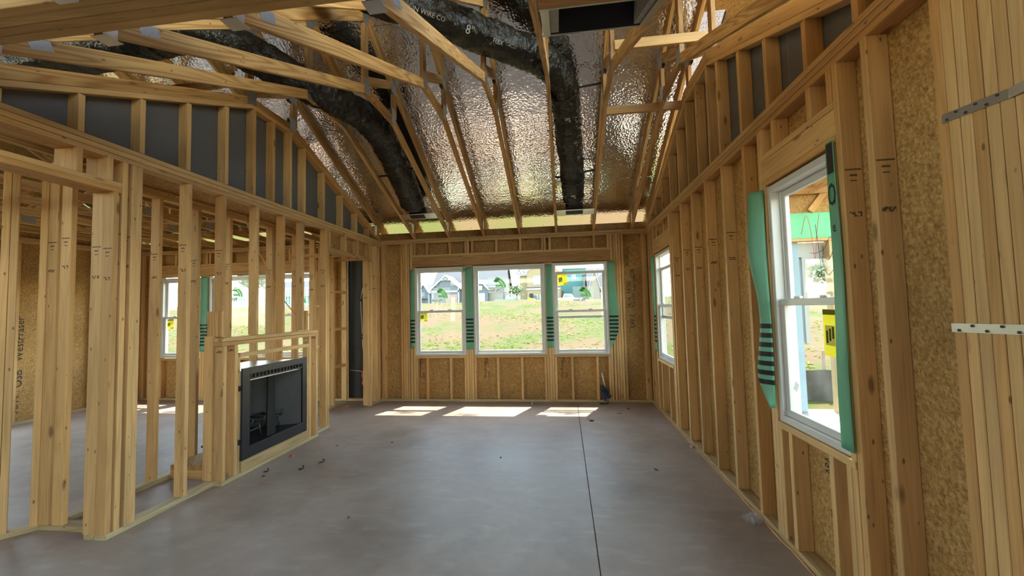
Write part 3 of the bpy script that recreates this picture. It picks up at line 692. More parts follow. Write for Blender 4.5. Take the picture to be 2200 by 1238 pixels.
# ------------------------------------------------------------------ windows
def window(name, o, ux, un_, w, h, label, kind='hung', split=.5, stickers=(), open_top=0.0):
    """o = lower left inside corner, ux = horizontal direction, un_ = outward normal"""
    ux = Vector(ux); n = Vector(un_); uz = Vector((0, 0, 1)); o = Vector(o)
    wnd = empty(name, tuple(o), label, 'window', None, 'structure')
    def bar(nm, a0, a1, z0, z1, d0, d1, par=wnd, mat='vinyl', e=.003):
        c = o+ux*((a0+a1)/2)+uz*((z0+z1)/2)+n*((d0+d1)/2)
        if abs(a1-a0) >= abs(z1-z0):
            return stick(nm, c-ux*(a1-a0)/2, c+ux*(a1-a0)/2, abs(z1-z0), abs(d1-d0), uz, mat, par, e)
        return stick(nm, c-uz*(z1-z0)/2, c+uz*(z1-z0)/2, abs(a1-a0), abs(d1-d0), ux, mat, par, e)
    F = .040
    bar('frame_jamb', 0, F, 0, h, .012, .118); bar('frame_jamb', w-F, w, 0, h, .012, .118)
    bar('frame_head', F, w-F, h-F, h, .012, .118); bar('frame_sill', F, w-F, 0, F, .012, .118)
    bar('frame_lip', F, F+.014, F, h-F, .066, .117); bar('frame_lip', w-F-.014, w-F, F, h-F, .066, .117)
    def sash(z0, z1, d0, d1, nm):
        B = .042
        s = bar(nm, F, w-F, z0, z0+B, d0, d1)
        bar('rail', F, w-F, z1-B, z1, d0, d1, s); bar('stile', F, F+B, z0+B, z1-B, d0, d1, s); bar('stile', w-F-B, w-F, z0+B, z1-B, d0, d1, s)
        dm = (d0+d1)/2
        a0, a1, b0, b1 = F+B-.004, w-F-B+.004, z0+B-.004, z1-B+.004
        q = [o+ux*a+uz*z+n*dm for a, z in ((a0, b0), (a1, b0), (a1, b1), (a0, b1))]
        q += [v+n*.003 for v in q]
        mesh('pane', q, [(3,2,1,0), (4,5,6,7), (0,1,5,4), (1,2,6,5), (2,3,7,6), (3,0,4,7)], 'window_glass', s)
        return s, dm
    if kind == 'hung':
        m = F+(h-2*F)*split
        s1, d1 = sash(F, m+.02, .036, .062, 'lower_sash'); s2, d2 = sash(m-.02-open_top, h-F-open_top, .076, .102, 'upper_sash')
        for a in (w*.32, w*.68): bar('sash_lock', a-.03, a+.03, m+.02, m+.034, .038, .058, s1, 'steel' if 0 else 'vinyl')
        pl = {'u': (s2, d2), 'l': (s1, d1)}
    else:
        s1, d1 = sash(F, h-F, .05, .08, 'sash'); pl = {'u': (s1, d1), 'l': (s1, d1)}
    for st in stickers:
        which, kind_, a, z, sc_, rot = st
        s, dm = pl[which]; dd = dm-.0015
        Mq = frame_m(o+ux*a+uz*z+n*dd, ux*math.cos(rot)+uz*math.sin(rot), -ux*math.sin(rot)+uz*math.cos(rot))
        def card(nm, x0, x1, y0, y1, mat, par, lift=0):
            return mesh(nm, [(x0, y0, lift), (x1, y0, lift), (x1, y1, lift), (x0, y1, lift)], [(0,1,2,3)], mat, par, Mq)
        if kind_ == 'logo':     # sticker seen from behind: letters mirrored
            c = card('sticker', -.17*sc_, .17*sc_, -.13*sc_, .13*sc_, 'sticker_clear', s)
            vs, fs = [], []
            for (ra, rb_, a0, a1) in ((.075, .12, .15, 2.6), (.02, .06, .35, 2.4)):
                pass
            # green emblem: three curved bands sweeping from upper left to lower right
            def band(r1, r2, t0, t1, cx, cy):
                k0 = len(vs); N = 10
                for j in range(N+1):
                    t = t0+(t1-t0)*j/N
                    for r in (r1, r2): vs.append(((cx+r*math.cos(t))*sc_, (cy+r*math.sin(t))*sc_, .0006))
                for j in range(N): fs.append((k0+2*j, k0+2*j+1, k0+2*j+3, k0+2*j+2))
            band(.150, .185, .05, 1.45, -.055, -.060); band(.115, .142, .10, 1.55, -.055, -.060)
            band(.050, .106, 1.55, 2.75, .025, .012); 
            k0 = len(vs); vs.extend([(-.045*sc_, .0, .0006), (.045*sc_, .0, .0006), (.062*sc_, -.035*sc_, .0006), (-.038*sc_, -.035*sc_, .0006)]); fs.append((k0, k0+1, k0+2, k0+3))
            mesh('emblem', vs, fs, 'sticker_green', c, Mq)
            card('name_plate', -.165*sc_, .03*sc_, -.125*sc_, -.055*sc_, 'sticker_white', c, .0004)
            text('lettering', 'Ply Gem', .055*sc_, Mq @ Matrix.Translation((-.068*sc_, -.09*sc_, .001)) @ Matrix.Scale(-1, 4, (1, 0, 0)), 'sticker_ink', c)
        else:                   # yellow energy label
            c = card('sticker', -.085*sc_, .085*sc_, -.11*sc_, .11*sc_, 'sticker_yellow', s)
            card('label_band', -.085*sc_, .085*sc_, .085*sc_, .11*sc_, 'sticker_ink', c, .0006)
            card('label_picture', -.07*sc_, .0, -.06*sc_, .035*sc_, 'sticker_white', c, .0006)
            for k in range(3): card('label_art', (-.064+.022*k)*sc_, (-.05+.022*k)*sc_, (-.05+.012*k)*sc_, (.01+.01*k)*sc_, 'sticker_ink', c, .001)
            card('label_table', .005*sc_, .085*sc_, -.11*sc_, -.07*sc_, 'sticker_white', c, .0006)
            for k in range(7): card('label_line', (.008)*sc_, (.078-.01*(k % 3))*sc_, (-.05+.017*k)*sc_, (-.046+.017*k)*sc_, 'sticker_ink', c, .0006)
    return wnd
N = (0, 1, 0)
window('window_1', (.612, D, .760), (1, 0, 0), N, .890, 1.505, 'left double-hung window of the three in the back wall, yellow label on its lower sash', stickers=(('u', 'logo', .43, 1.03, 1.0, -.02), ('l', 'label', .14, .67, .75, .0)))
window('window_2', (1.634, D, .760), (1, 0, 0), N, 1.222, 1.505, 'wide fixed picture window in the middle of the back wall', 'fixed', stickers=(('u', 'logo', .42, 1.18, 1.05, .03),))
window('window_3', (2.972, D, .760), (1, 0, 0), N, .892, 1.505, 'right double-hung window of the back wall with its top sash slid partly down', split=.47, open_top=.10, stickers=(('u', 'logo', .50, .98, 1.0, .0), ('u', 'label', .165, 1.245, .95, .12)))
window('window_4', (-4.34, D, .775), (1, 0, 0), N, .84, 1.475, 'left window of the other room beyond the studs, yellow label low on the glass', stickers=(('u', 'logo', .42, 1.0, 1.0, 0), ('l', 'label', .17, .62, .8, 0)))
window('window_5', (-3.34, D, .775), (1, 0, 0), N, 1.18, 1.475, 'wide window of the other room seen behind the fireplace studs', 'fixed', stickers=(('u', 'logo', .50, 1.15, 1.1, 0),))
window('window_6', (-1.99, D, .775), (1, 0, 0), N, .73, 1.475, 'narrow window of the other room mostly hidden by studs', stickers=(('u', 'logo', .40, 1.0, 1.0, 0),))
window('window_7', (W, 2.842, .762), (0, -1, 0), (1, 0, 0), .690, 1.510, 'tall double-hung window in the right wall nearest the camera', split=.5, stickers=(('l', 'label', .535, .585, 1.12, -.02),))
window('window_8', (W, 6.20, .760), (0, -1, 0), (1, 0, 0), .865, 1.51, 'far double-hung window in the right wall by the corner', open_top=.16)
# marker scribbles on the near pane
up7 = [o for o in bpy.data.objects if o.name.startswith('upper_sash') and o.parent.name == 'window_7'][0]
for pts, mt in (([(2.62, 1.92), (2.56, 2.02), (2.52, 1.90), (2.50, 1.76), (2.47, 1.90), (2.44, 2.0)], 'red_plastic'), ([(2.55, 1.80), (2.50, 1.79), (2.42, 1.80), (2.36, 1.86), (2.34, 1.80), (2.38, 1.74), (2.44, 1.76), (2.40, 1.66), (2.35, 1.68)], 'ink'), ([(2.48, 1.95), (2.46, 1.80), (2.45, 1.66)], 'ink')):
    tube('marker_scribble', spline([(W+.085, y, z) for y, z in pts], 6), .0013, mt, up7, 5)
# small tag on the near window
tg = mesh('window_tag', [(-.02, -.03, 0), (.02, -.03, 0), (.02, .03, 0), (-.02, .03, 0)], [(0,1,2,3)], 'sticker_white', None, frame_m((W+.047, 2.70, 1.00), (0, -math.cos(.5), -math.sin(.5)), (0, -math.sin(.5), math.cos(.5))))
tag(tg, 'tiny white tag stuck at the lower left of the near right window', 'tag')

# ------------------------------------------------------------------ house wrap flaps
def sheet(name, fn, nu, nv, mat, label, th=.0015, cat='house wrap', group='green house wrap flaps around the windows'):
    vs, fs = [], []
    P = [[Vector(fn(i/nu, j/nv)) for i in range(nu+1)] for j in range(nv+1)]
    c = P[0][0].copy()
    for row in P: vs += [p-c for p in row]
    k = len(vs)
    nrm = (P[0][nu]-P[0][0]).cross(P[nv][0]-P[0][0]).normalized()*th
    vs += [v+nrm for v in vs]
    for j in range(nv):
        for i in range(nu):
            a = j*(nu+1)+i; fs.append((a, a+1, a+nu+2, a+nu+1)); fs.append((k+a, k+a+nu+1, k+a+nu+2, k+a+1))
    for i in range(nu):
        a = i; fs.append((a, k+a, k+a+1, a+1)); a = nv*(nu+1)+i; fs.append((a, a+1, k+a+1, k+a))
    for j in range(nv):
        a = j*(nu+1); fs.append((a, a+nu+1, k+a+nu+1, k+a)); a += nu; fs.append((a, k+a, k+a+nu+1, a+nu+1))
    o = mesh(name, vs, fs, mat, None, Matrix.Translation(c), True); tag(o, label, cat, group); return o
def strip_fn(xa, xb, z0, z1, y=D-.004, amp=.006, sk=0):
    return lambda u, v: (xa+(xb-xa)*u+sk*(1-v), y-amp*math.sin(u*math.pi)*(1+.6*math.sin(v*9))-.004*math.sin(v*23+u*2), z0+(z1-z0)*v)
sheet('house_wrap_flap', strip_fn(.535, .612, .90, 2.24), 4, 30, 'house_wrap', 'narrow green wrap strip along the left side of the left back window')
sheet('house_wrap_flap', strip_fn(1.505, 1.634, .86, 2.25), 5, 30, 'house_wrap', 'green wrap strip with black bars between the left and middle back windows')
sheet('house_wrap_flap', strip_fn(2.858, 2.972, .88, 2.24, amp=.012), 5, 30, 'house_wrap', 'green wrap strip with black bars between the middle and right back windows')
sheet('house_wrap_flap', lambda u, v: (3.866+u*(.115+.03*math.sin(min(1, v*1.3)*math.pi)*(1 if v < .8 else .9))*(min(1, .12+v*5)), D-.006-.02*u*(1+.4*math.sin(v*7)), .86+1.40*v), 6, 36, 'house_wrap', 'green wrap flap with black bars hanging right of the right back window')
sheet('house_wrap_flap', strip_fn(-3.50, -3.34, .88, 2.26), 4, 30, 'house_wrap', 'green wrap strip with black bars between two windows of the other room')
sheet('house_wrap_flap', strip_fn(-2.15, -2.03, .88, 2.25), 4, 30, 'house_wrap', 'green wrap strip right of the wide window in the other room')
tri = sheet('house_wrap_corner', lambda u, v: (1.46+.075*u*(1-v)+.012*v, D-.02-.012*u, 2.17+.10*v), 4, 4, 'house_wrap', 'small folded bright green wrap corner at the top right of the left back window')
def near_flap(u, v):
    y = 2.835+.150*u*(1-.25*math.sin(v*3.1))*(1 if v > .12 else v/.12)*(1.0 if v < .97 else 1.0)
    bul = .07*math.sin(u*math.pi*.8)*(.5+.5*v)+.02*math.sin(v*11)*u
    return (W-.012-bul, y - .01*math.sin(v*6), .84+.06*u*0+1.42*v - .0*u)
nf = sheet('house_wrap_flap', near_flap, 10, 44, 'house_wrap', 'large curling green wrap flap with black bars left of the near right window')
sheet('house_wrap_flap', lambda u, v: (W-.014-.004*math.sin(v*8), 2.178-.058*u+.032*(1-v)*(1-u), .80+1.50*v), 4, 30, 'house_wrap_plain', 'long bright green wrap strip along the near edge of the near right window')
sheet('house_wrap_flap', lambda u, v: (W-.006-.03*math.sin(u*3)*v, 6.20+.16*u*(1-.3*math.sin(v*4)), .85+1.40*v), 5, 30, 'house_wrap', 'green wrap flap hanging at the far side of the far right window')
lt = empty('wrap_lettering', (W-.012, 2.14, 1.9), 'black printed letters on the bright green strip by the near window', 'lettering')
text('letter', 'O', .16, frame_m((W-.0215, 2.150, 2.03), (0, -1, 0), (0, 0, 1)), 'ink', lt, .45)
text('letter', 'e', .075, frame_m((W-.0215, 2.148, 1.875), (0, -1, 0), (0, 0, 1)), 'ink', lt, .6)
stick('printed_block', (W-.0215, 2.147, 2.14), (W-.0215, 2.147, 2.29), .045, .001, (0, 1, 0), 'ink', lt, e=0)
# orange foam line in the corner
of = tube('foam_bead', [(.030, D-.004, z/10) for z in range(1, 27)], .007, 'orange_foam', None, 6, rfun=lambda i, a: .006+.0035*math.sin(i*2.1+a*2))
tag(of, 'orange foam bead running up the stud in the left back corner', 'foam')

# ------------------------------------------------------------------ fireplace and its framing
ff = empty('fireplace_framing', (.04, 4.05, 0), 'pale wooden frame of posts and rails built around the black fireplace', 'framing')
FX0, FX1 = -.01, .079
bd('bottom_plate', FX0, FX1, 3.345, 4.785, 0, T, 'treated', ff)
bd('base_board', FX1-.03, FX1+.008, 3.56, 4.55, T, .142, 'treated', ff)
for y, zz in ((3.350, 1.24), (3.48, 1.24), (4.60, 1.24), (4.735, 1.24)):
    bd('post', FX0, FX1, y, y+T, T, zz, 'spruce_stud', ff, jit=.5)
bd('post', FX1-.04, FX1, 3.521, 3.545, T, 1.165, 'spruce', ff); bd('post', FX1-.04, FX1, 4.560, 4.585, T, 1.165, 'spruce', ff)
for z in (1.242, 1.281): bd('top_rail', FX0, FX1, 3.335, 4.775, z, z+.036, 'spruce', ff)
bd('middle_rail', FX1-T, FX1, 3.521, 4.60, 1.120, 1.160, 'spruce', ff)
for x in (-.13,): 
    bd('side_post', x, x+S4, 3.36, 3.36+T, T, 1.33, 'spruce', ff); bd('block', -.12, .02, 3.375, 3.412, 1.325, 1.56, 'pine', ff)
    bd('block', -.12, .0, 4.66, 4.698, 1.32, 1.56, 'pine', ff)
fp = empty('fireplace', (.09, 4.03, .15), 'black metal fireplace insert with slotted vent and empty grate inside', 'fireplace')
X0, X1 = .084, .104
Ya, Yb, Za, Zb = 3.546, 4.520, .150, 1.012; ia, ib, iz0, iz1 = 3.640, 4.440, .262, .900
bd('face_panel', X0, X1, Ya, ia, Za, Zb, 'black_metal', fp, e=.002); bd('face_panel', X0, X1, ib, Yb, Za, Zb, 'black_metal', fp, e=.002)
bd('face_panel', X0, X1, ia, ib, Za, iz0, 'black_metal', fp, e=.002); bd('face_panel', X0, X1, ia, ib, .945, Zb, 'black_metal', fp, e=.002)
bd('vent_rail', X0, X1-.004, ia, ib, .893, .905, 'dark_metal', fp, e=.002)
for k in range(16):
    y = ia+.02+(ib-ia-.04)*k/15; bd('vent_slat', X0, X1-.004, y-.006, y+.006, .905, .945, 'black_metal', fp, e=.001)
bd('vent_back', X0-.03, X0-.025, ia, ib, .89, .95, 'black', fp, e=0)
slab_top = [(X0, Ya+.01), (X0, Yb-.01), (-.46, Yb-.22), (-.46, Ya+.22)]; mesh('firebox_top', [(x, y, Zb-.03) for x, y in slab_top]+[(x, y, Zb-.02) for x, y in slab_top], [(3,2,1,0), (4,5,6,7), (0,1,5,4), (1,2,6,5), (2,3,7,6), (3,0,4,7)], 'steel', fp); bd('firebox_floor', -.42, X0, ia, ib, iz0-.03, iz0-.01, 'black_metal', fp, e=0)
bd('firebox_back', -.42, -.41, ia+.15, ib-.15, iz0-.02, Zb-.03, 'refractory', fp, e=0)
for s, ya, yb in ((0, ia-.005, ia+.16), (1, ib+.005, ib-.16)):
    vs = [(X0, ya, iz0-.02), (-.415, yb, iz0-.02), (-.415, yb, Zb-.03), (X0, ya, Zb-.03)]
    d = .01 if s else -.01
    vs += [(x, y+d, z) for x, y, z in vs]
    mesh('firebox_side', vs, [(0,1,2,3), (7,6,5,4), (0,4,5,1), (1,5,6,2), (2,6,7,3), (3,7,4,0)], 'refractory', fp)
bd('outer_shell', -.47, -.45, Ya+.22, Yb-.22, Za, Zb-.03, 'steel', fp, e=0)
for s, ya, yb in ((0, Ya+.012, Ya+.22), (1, Yb-.012, Yb-.22)):
    d = -.006 if s else .006; vs = [(X0, ya, Za), (-.46, yb, Za), (-.46, yb, Zb-.03), (X0, ya, Zb-.03)]; vs += [(x, y+d, z) for x, y, z in vs]
    mesh('outer_shell', vs, [(0,1,2,3), (7,6,5,4), (0,4,5,1), (1,5,6,2), (2,6,7,3), (3,7,4,0)], 'dark_metal', fp)
gl = bd('screen_rod', X0-.02, X0-.012, ia, ib, .878, .886, 'steel', fp, e=0)
# mesh curtain drawn to the middle
vs, fs = [], []
for i in range(13):
    y = 3.93+.011*i+.0; x = X0-.03-.018*(i % 2)
    vs += [(x, y, iz0-.005), (x+.0, y+.03*(6-i)/12-.0, .878)]
for i in range(12): fs.append((2*i, 2*i+2, 2*i+3, 2*i+1))
mesh('screen_curtain', vs, fs, 'black', fp)
gr = bd('grate_bar', -.30, -.285, 3.78, 4.32, .40, .415, 'dark_metal', fp, e=.002)
for x in (-.22, -.14, -.06): bd('grate_bar', x, x+.014, 3.76, 4.30, .39+.02*(x+.3), .404+.02*(x+.3), 'dark_metal', fp, e=.002)
for y in (3.82, 3.98, 4.12, 4.26):
    tube('grate_leg', [(-.28, y, .41), (-.10, y, .395), (-.03, y, .40), (-.01, y, .46)], .009, 'dark_metal', fp, 6); tube('grate_leg', [(-.08, y, .395), (-.06, y+.01, .262)], .008, 'dark_metal', fp, 6)
tube('burner_pipe', [(-.18, 3.74, .30), (-.18, 4.34, .30)], .014, 'dark_metal', fp, 8)
for z in (.30, .80):
    bd('nailing_tab', .079, .083, 3.521, 3.548, z, z+.05, 'dark_metal', fp, e=0); bd('nailing_tab', .079, .083, 4.518, 4.545, z, z+.05, 'dark_metal', fp, e=0)

# ------------------------------------------------------------------ niche panel wiring
wz = empty('wall_cable', (-.36, D-.02, 2.3), 'white cable hanging down the black panel in the niche', 'cable')
tube('cable', spline([(-.285, D-.01, 2.62), (-.30, D-.012, 2.1), (-.36, D-.014, 1.75), (-.345, D-.014, 1.3), (-.33, D-.014, .95), (-.29, D-.02, .62)], 6), .005, 'white_plastic', wz, 6)
for z, x in ((1.74, -.37), (1.13, -.345), (2.02, -.30)):
    bd('cable_clip', x-.045, x+.025, D-.02, D-.004, z-.018, z+.018, 'black', wz, e=.002)
    tube('clip_knob', [(x+.03, D-.02, z-.03), (x+.04, D-.03, z+.02)], .013, 'black', wz, 8)
bd('cable_clip', -.39, -.31, D-.02, D-.004, 1.06, 1.10, 'black', wz, e=.002)
on = tag(text('panel_letter', 'A', .13, frame_m((-.46, D+S4-.0015, .895), (1, 0, 0), (0, 0, 1)), 'ink', None), 'dark letter A marked on the black panel in the niche', 'lettering')
def blob(name, pts, mat, label, cat, seg=9, r=.02, group=None):
    rs = random.Random(name+label)
    o = tube(name, pts, r, mat, None, seg, rfun=lambda i, a: r*(.7+.5*rs.random())); tag(o, label, cat, group); return o
bag = empty('orange_cord', (-.30, D-.06, .32), 'tangled orange cord hanging beside the niche jamb', 'cord')
for k in range(7):
    a = k*.9; pts = [(-.275+.05*math.cos(a+t)*math.sin(t*2+k), D-.05+.02*math.sin(t+k), .42+.14*math.sin(t+k*.4)) for t in [j*.5 for j in range(13)]]
    tube('cord_loop', pts, .009, 'orange_plastic', bag, 6)
tube('cord_tail', spline([(-.29, D-.05, .5), (-.40, D-.03, .52), (-.56, D-.02, .53)], 5), .004, 'white_plastic', bag, 5)
# slanted wire through the chase studs and one by the fireplace
wv = tube('loose_wire', spline([(-.33, 4.05, 2.63), (-.30, 4.15, 2.35), (-.24, 4.3, 2.05), (-.17, 4.45, 1.72), (-.10, 4.62, 1.50)], 6), .006, 'orange_foam', None, 6); tag(wv, 'thin tan wire slanting down behind the fireplace studs', 'wire')
wv = tube('loose_wire', spline([(-.03, 4.87, 1.02), (.012, 4.885, .85), (.02, 4.885, .62), (-.01, 4.88, .45)], 6), .004, 'brick_dark', None, 6); tag(wv, 'thin brown wire bowed out beside the fireplace post', 'wire')
# bundle against the back wall on the right
bn = empty('cable_bundle', (3.78, D-.06, 0), 'dark blue coiled cable bundle with a white pipe leaning on the back wall', 'cable')
for k in range(6):
    pts = [(3.765+.055*math.cos(t*1.0+k)*(.8+.1*k), D-.05-.03*math.sin(t*1.7+k), .13+.085*math.sin(t+k*.7)+.012*k) for t in [j*.45 for j in range(15)]]
    tube('cable_loop', pts, .012, 'navy', bn, 6)
bd('bundle_tag', 3.775, 3.815, D-.12, D-.09, .05, .075, 'brick_dark', bn)
tube('white_pipe', [(3.765, D-.02, .22), (3.72, D-.012, .46)], .010, 'white_plastic', bn, 8)
tube('cable_tail', spline([(3.66, D-.13, .008), (3.72, D-.14, .010), (3.78, D-.13, .014), (3.80, D-.09, .06)], 5), .009, 'navy', bn, 6)

# ------------------------------------------------------------------ floor litter
def chip(x, y, sx, sy, sz, mat, label, cat, rot=0.0, seed=1, grp='scraps left on the slab'):
    rs = random.Random(seed); n = 7; vs = []; fs = []
    for z in (0, 1):
        for k in range(n):
            a = 2*math.pi*k/n; q = .75+.35*rs.random()
            vs.append((math.cos(a)*sx*q*(1-.3*z), math.sin(a)*sy*q*(1-.3*z), z*sz*(.6+.6*rs.random())))
    for k in range(n): fs.append((k, (k+1) % n, n+(k+1) % n, n+k))
    fs += [tuple(range(n-1, -1, -1)), tuple(range(n, 2*n))]
    o = mesh(cat.replace(' ', '_'), vs, fs, mat, None, Matrix.Translation((x, y, .0005)) @ Matrix.Rotation(rot, 4, 'Z')); tag(o, label, cat, grp); return o
def clipo(x, y, mat, label, rot=0.0):
    c, s = math.cos(rot), math.sin(rot)
    P = [(-.03, 0, .006), (-.01, .004, .006), (.006, 0, .008), (.016, -.004, .018), (.014, 0, .03), (.004, .003, .034)]
    o = tube('plastic_clip', [(x+a*c-b*s, y+a*s+b*c, z) for a, b, z in spline(P, 3)], .0055, mat, None, 6); tag(o, label, 'clip', 'scraps left on the slab')
chip(.42, 3.45, .07, .018, .012, 'brick_dark', 'brown wood splinter on the slab in front of the fireplace', 'wood chip', .1, 2)
chip(.21, 4.10, .03, .014, .014, 'red_plastic', 'small red plastic scrap on the floor below the fireplace', 'scrap', .5, 3)
clipo(.56, 3.77, 'black', 'black curled clip on the floor, nearer of two in front of the fireplace', .3)
clipo(.66, 3.95, 'black', 'black curled clip on the floor, farther of two in front of the fireplace', .6)
clipo(.255, 3.68, 'dark_metal', 'grey curled scrap against the fireplace base board', .2)
chip(.30, 3.58, .02, .012, .012, 'bark', 'small brown crumb on the slab near the fireplace corner', 'wood chip', .2, 5)
chip(2.61, 6.55, .028, .022, .04, 'car_blue', 'pale blue plastic scrap against the foot of the back wall', 'scrap', .2, 8)
chip(3.47, 5.60, .035, .02, .015, 'black', 'dark scrap on the slab beside the saw-cut joint', 'scrap', .2, 9)
chip(3.42, 5.69, .03, .016, .014, 'white_plastic', 'white scrap on the slab next to a dark one by the joint', 'scrap', .9, 10)
chip(4.05, 6.28, .03, .012, .014, 'bark', 'small brown chip on the floor near the right back corner', 'wood chip', .3, 11)
chip(3.88, 6.0, .05, .009, .006, 'bark', 'thin brown splinter on the floor before the right bank of studs', 'wood chip', .1, 12)
chip(4.455, 4.62, .022, .03, .022, 'pink', 'pinkish crumpled scrap at the foot of the right wall', 'scrap', .3, 13)
chip(1.12, 4.6, .02, .008, .008, 'bark', 'short dark sliver on the slab left of the room centre', 'wood chip', .6, 14)
chip(3.95, 3.98, .012, .03, .008, 'bark', 'dark sliver on the slab out from the right wall studs', 'wood chip', .4, 15)
chip(2.46, 4.2, .012, .02, .006, 'bark', 'tiny dark chip in the middle of the slab', 'wood chip', .4, 16)
chip(.52, 4.46, .016, .008, .006, 'bark', 'tiny chip on the floor out from the far fireplace post', 'wood chip', .4, 19)
chip(-.41, 6.30, .05, .02, .012, 'orange_plastic', 'orange scrap lying on the floor in the niche opening', 'scrap', .1, 17)
chip(1.52, 2.92, .012, .018, .006, 'bark', 'small brown crumb on the near slab left of centre', 'wood chip', .4, 18)
# crumpled clear bag by the right wall
rs = random.Random(4); vs = []; fs = []; n = 9
for j in range(n):
    for i in range(n):
        u, v = i/(n-1)-.5, j/(n-1)-.5; q = max(0, 1-(u*u+v*v)*4)
        vs.append((u*.17+rs.uniform(-.012, .012), v*.13+rs.uniform(-.012, .012), .004+q*.045*rs.random()+.004*rs.random()))
for j in range(n-1):
    for i in range(n-1): a = j*n+i; fs.append((a, a+1, a+n+1, a+n))
pb = mesh('plastic_bag', vs, fs, 'plastic_film', None, Matrix.Translation((4.42, 3.12, 0)) @ Matrix.Rotation(.5, 4, 'Z')); tag(pb, 'crumpled clear plastic bag on the floor against the right wall', 'bag')
# thin caulk trail along the right wall foot
for k in range(1): 
    ct = tube('foam_trail', [(W-.010+.004*math.sin(j*1.7), 2.2+j*.11, .004) for j in range(40)], .006, 'orange_foam', None, 5, rfun=lambda i, a: .004+.0035*math.sin(i*1.3+a)**2); tag(ct, 'thin trail of foam along the foot of the right wall', 'foam')

# ------------------------------------------------------------------ unseen house behind the camera: blocks daylight except through added openings
wn = empty('wall_front', (0, -6, 0), 'unseen front wall behind the viewer with openings added for daylight', 'wall', None, 'structure')
for a, b, z0, z1 in ((-5, -3.2, 0, 2.8), (-3.2, -2.2, 2.2, 2.8), (-2.2, W+.1, 0, 2.8)):
    bd('sheathing_panel', a, b, -6.01, -6.0, z0, z1, 'osb', wn, e=0)
for a, b, z0, z1 in ((-6, -2.6, 0, 2.8), (-2.6, -.4, 2.3, 2.8), (-.4, .2, 0, 2.8)):  # right side, with an unseen opening added to light the left wall
    bd('sheathing_panel', W+S4+.001, W+S4+.012, a, b, z0, z1, 'osb', wn, e=0)

# ------------------------------------------------------------------ outdoors: ground and grass
def sm(t): t = max(0, min(1, t)); return t*t*(3-2*t)
def gz(x, y):
    h = -.28
    h += 2.38*max(0, min(1, (y-8.5)/17.5))**.85*(1-.55*sm((x-8)/20)) if y > 8.5 else 0
    if y > 26: h += .004*(y-26)
    h += .05*math.sin(x*.7+y*.3)*math.sin(y*.55)*sm((y-8)/4)
    return h
gx = [-130+k*8 for k in range(13)]+[-30+k*1.0 for k in range(62)]+[34+k*8 for k in range(14)]
gy = [-60, -40, -20, -8, 0, 4]+[7+k*.7 for k in range(40)]+[36, 42, 50, 60, 75, 90, 110, 140, 180]
vs = [(x, y, gz(x, y)) for y in gy for x in gx]; nx = len(gx)
fs = [(j*nx+i, j*nx+i+1, (j+1)*nx+i+1, (j+1)*nx+i) for j in range(len(gy)-1) for i in range(nx-1)]
gd = mesh('ground', vs, fs, 'turf', None, I4, True); tag(gd, 'rough grassy bank of green tufts and reddish dirt outside the windows', 'ground', None, 'structure')
rs = random.Random(21); vs = []; fs = []
for k in range(26000):
    y = 8.6+17.6*rs.random()**.8; x = rs.uniform(-24, 14)
    if x > 5 and y < 10: continue
    pat = math.sin(x*.9+1.3*math.sin(y*.7))+math.sin(y*1.1+x*.35)+1.2*(13-y)/6
    if rs.random() > .42+.22*pat: continue
    z = gz(x, y); h = rs.uniform(.03, .07); w = rs.uniform(.03, .06); a = rs.uniform(0, 3.14); dx, dy = math.cos(a)*w, math.sin(a)*w
    lx, ly = rs.uniform(-.09, .09), rs.uniform(-.11, .02); k0 = len(vs)
    vs += [(x-dx, y-dy, z-.01), (x+dx, y+dy, z-.01), (x+lx, y+ly, z+h), (x-dy, y+dx, z-.01), (x+dy, y-dx, z-.01), (x-ly, y+lx, z+h*.8)]
    fs += [(k0, k0+1, k0+2), (k0+3, k0+4, k0+5)]
gt = mesh('grass', vs, fs, 'grass_blade', None, I4); tag(gt, 'short yellow-green grass tufts on the bank outside', 'grass', None, 'stuff')

# ------------------------------------------------------------------ outdoors: houses
def slab_poly(name, pts, off, mat, parent):
    off = Vector(off); a = [Vector(p) for p in pts]; vs = a+[p+off for p in a]; n = len(a)
    fs = [tuple(range(n)), tuple(range(2*n-1, n-1, -1))]+[(i, n+i, n+(i+1) % n, (i+1) % n) for i in range(n)]
    return mesh(name, vs, fs, mat, parent)
def hwin(parent, x, y, z, w, h, cols=2, rows=2):
    fr = bd('window', x, x+w, y-.08, y, z, z+h, 'trim_white', parent, e=0); m = .09*w
    for i in range(cols):
        for j in range(rows):
            pw = (w-m*(cols+1))/cols; phh = (h-m*(rows+1))/rows
            bd('pane', x+m+i*(pw+m), x+m+i*(pw+m)+pw, y-.11, y-.08, z+m+j*(phh+m), z+m+j*(phh+m)+phh, 'far_glass', fr, e=0)
def house(label, x0, x1, y, dep, zb, ze, zr, wall, axis='x', over=.4, loc=None):
    h = empty('house', ((x0+x1)/2, y, zb), label, 'house')
    bd('wall', x0, x1, y, y+dep, zb, ze, wall, h, e=0)
    if axis == 'x':   # ridge along x, slope faces the viewer
        ym = y+dep/2
        slab_poly('roof', [(x0-over, y-over, ze-.1), (x1+over, y-over, ze-.1), (x1+over, ym, zr), (x0-over, ym, zr)], (0, 0, .2), 'shingle', h)
        slab_poly('roof', [(x0-over, y+dep+over, ze-.1), (x0-over, ym, zr), (x1+over, ym, zr), (x1+over, y+dep+over, ze-.1)], (0, 0, .2), 'shingle', h)
        for xx in (x0, x1-.1): slab_poly('gable', [(xx, y, ze), (xx, y+dep, ze), (xx, ym, zr-.1)], (.1, 0, 0), wall, h)
        bd('gutter', x0-over, x1+over, y-over-.12, y-over, ze-.15, ze+.05, 'trim_white', h, e=0)
    else:
        gable(h, x0, x1, y, dep, ze, zr, wall)
    return h
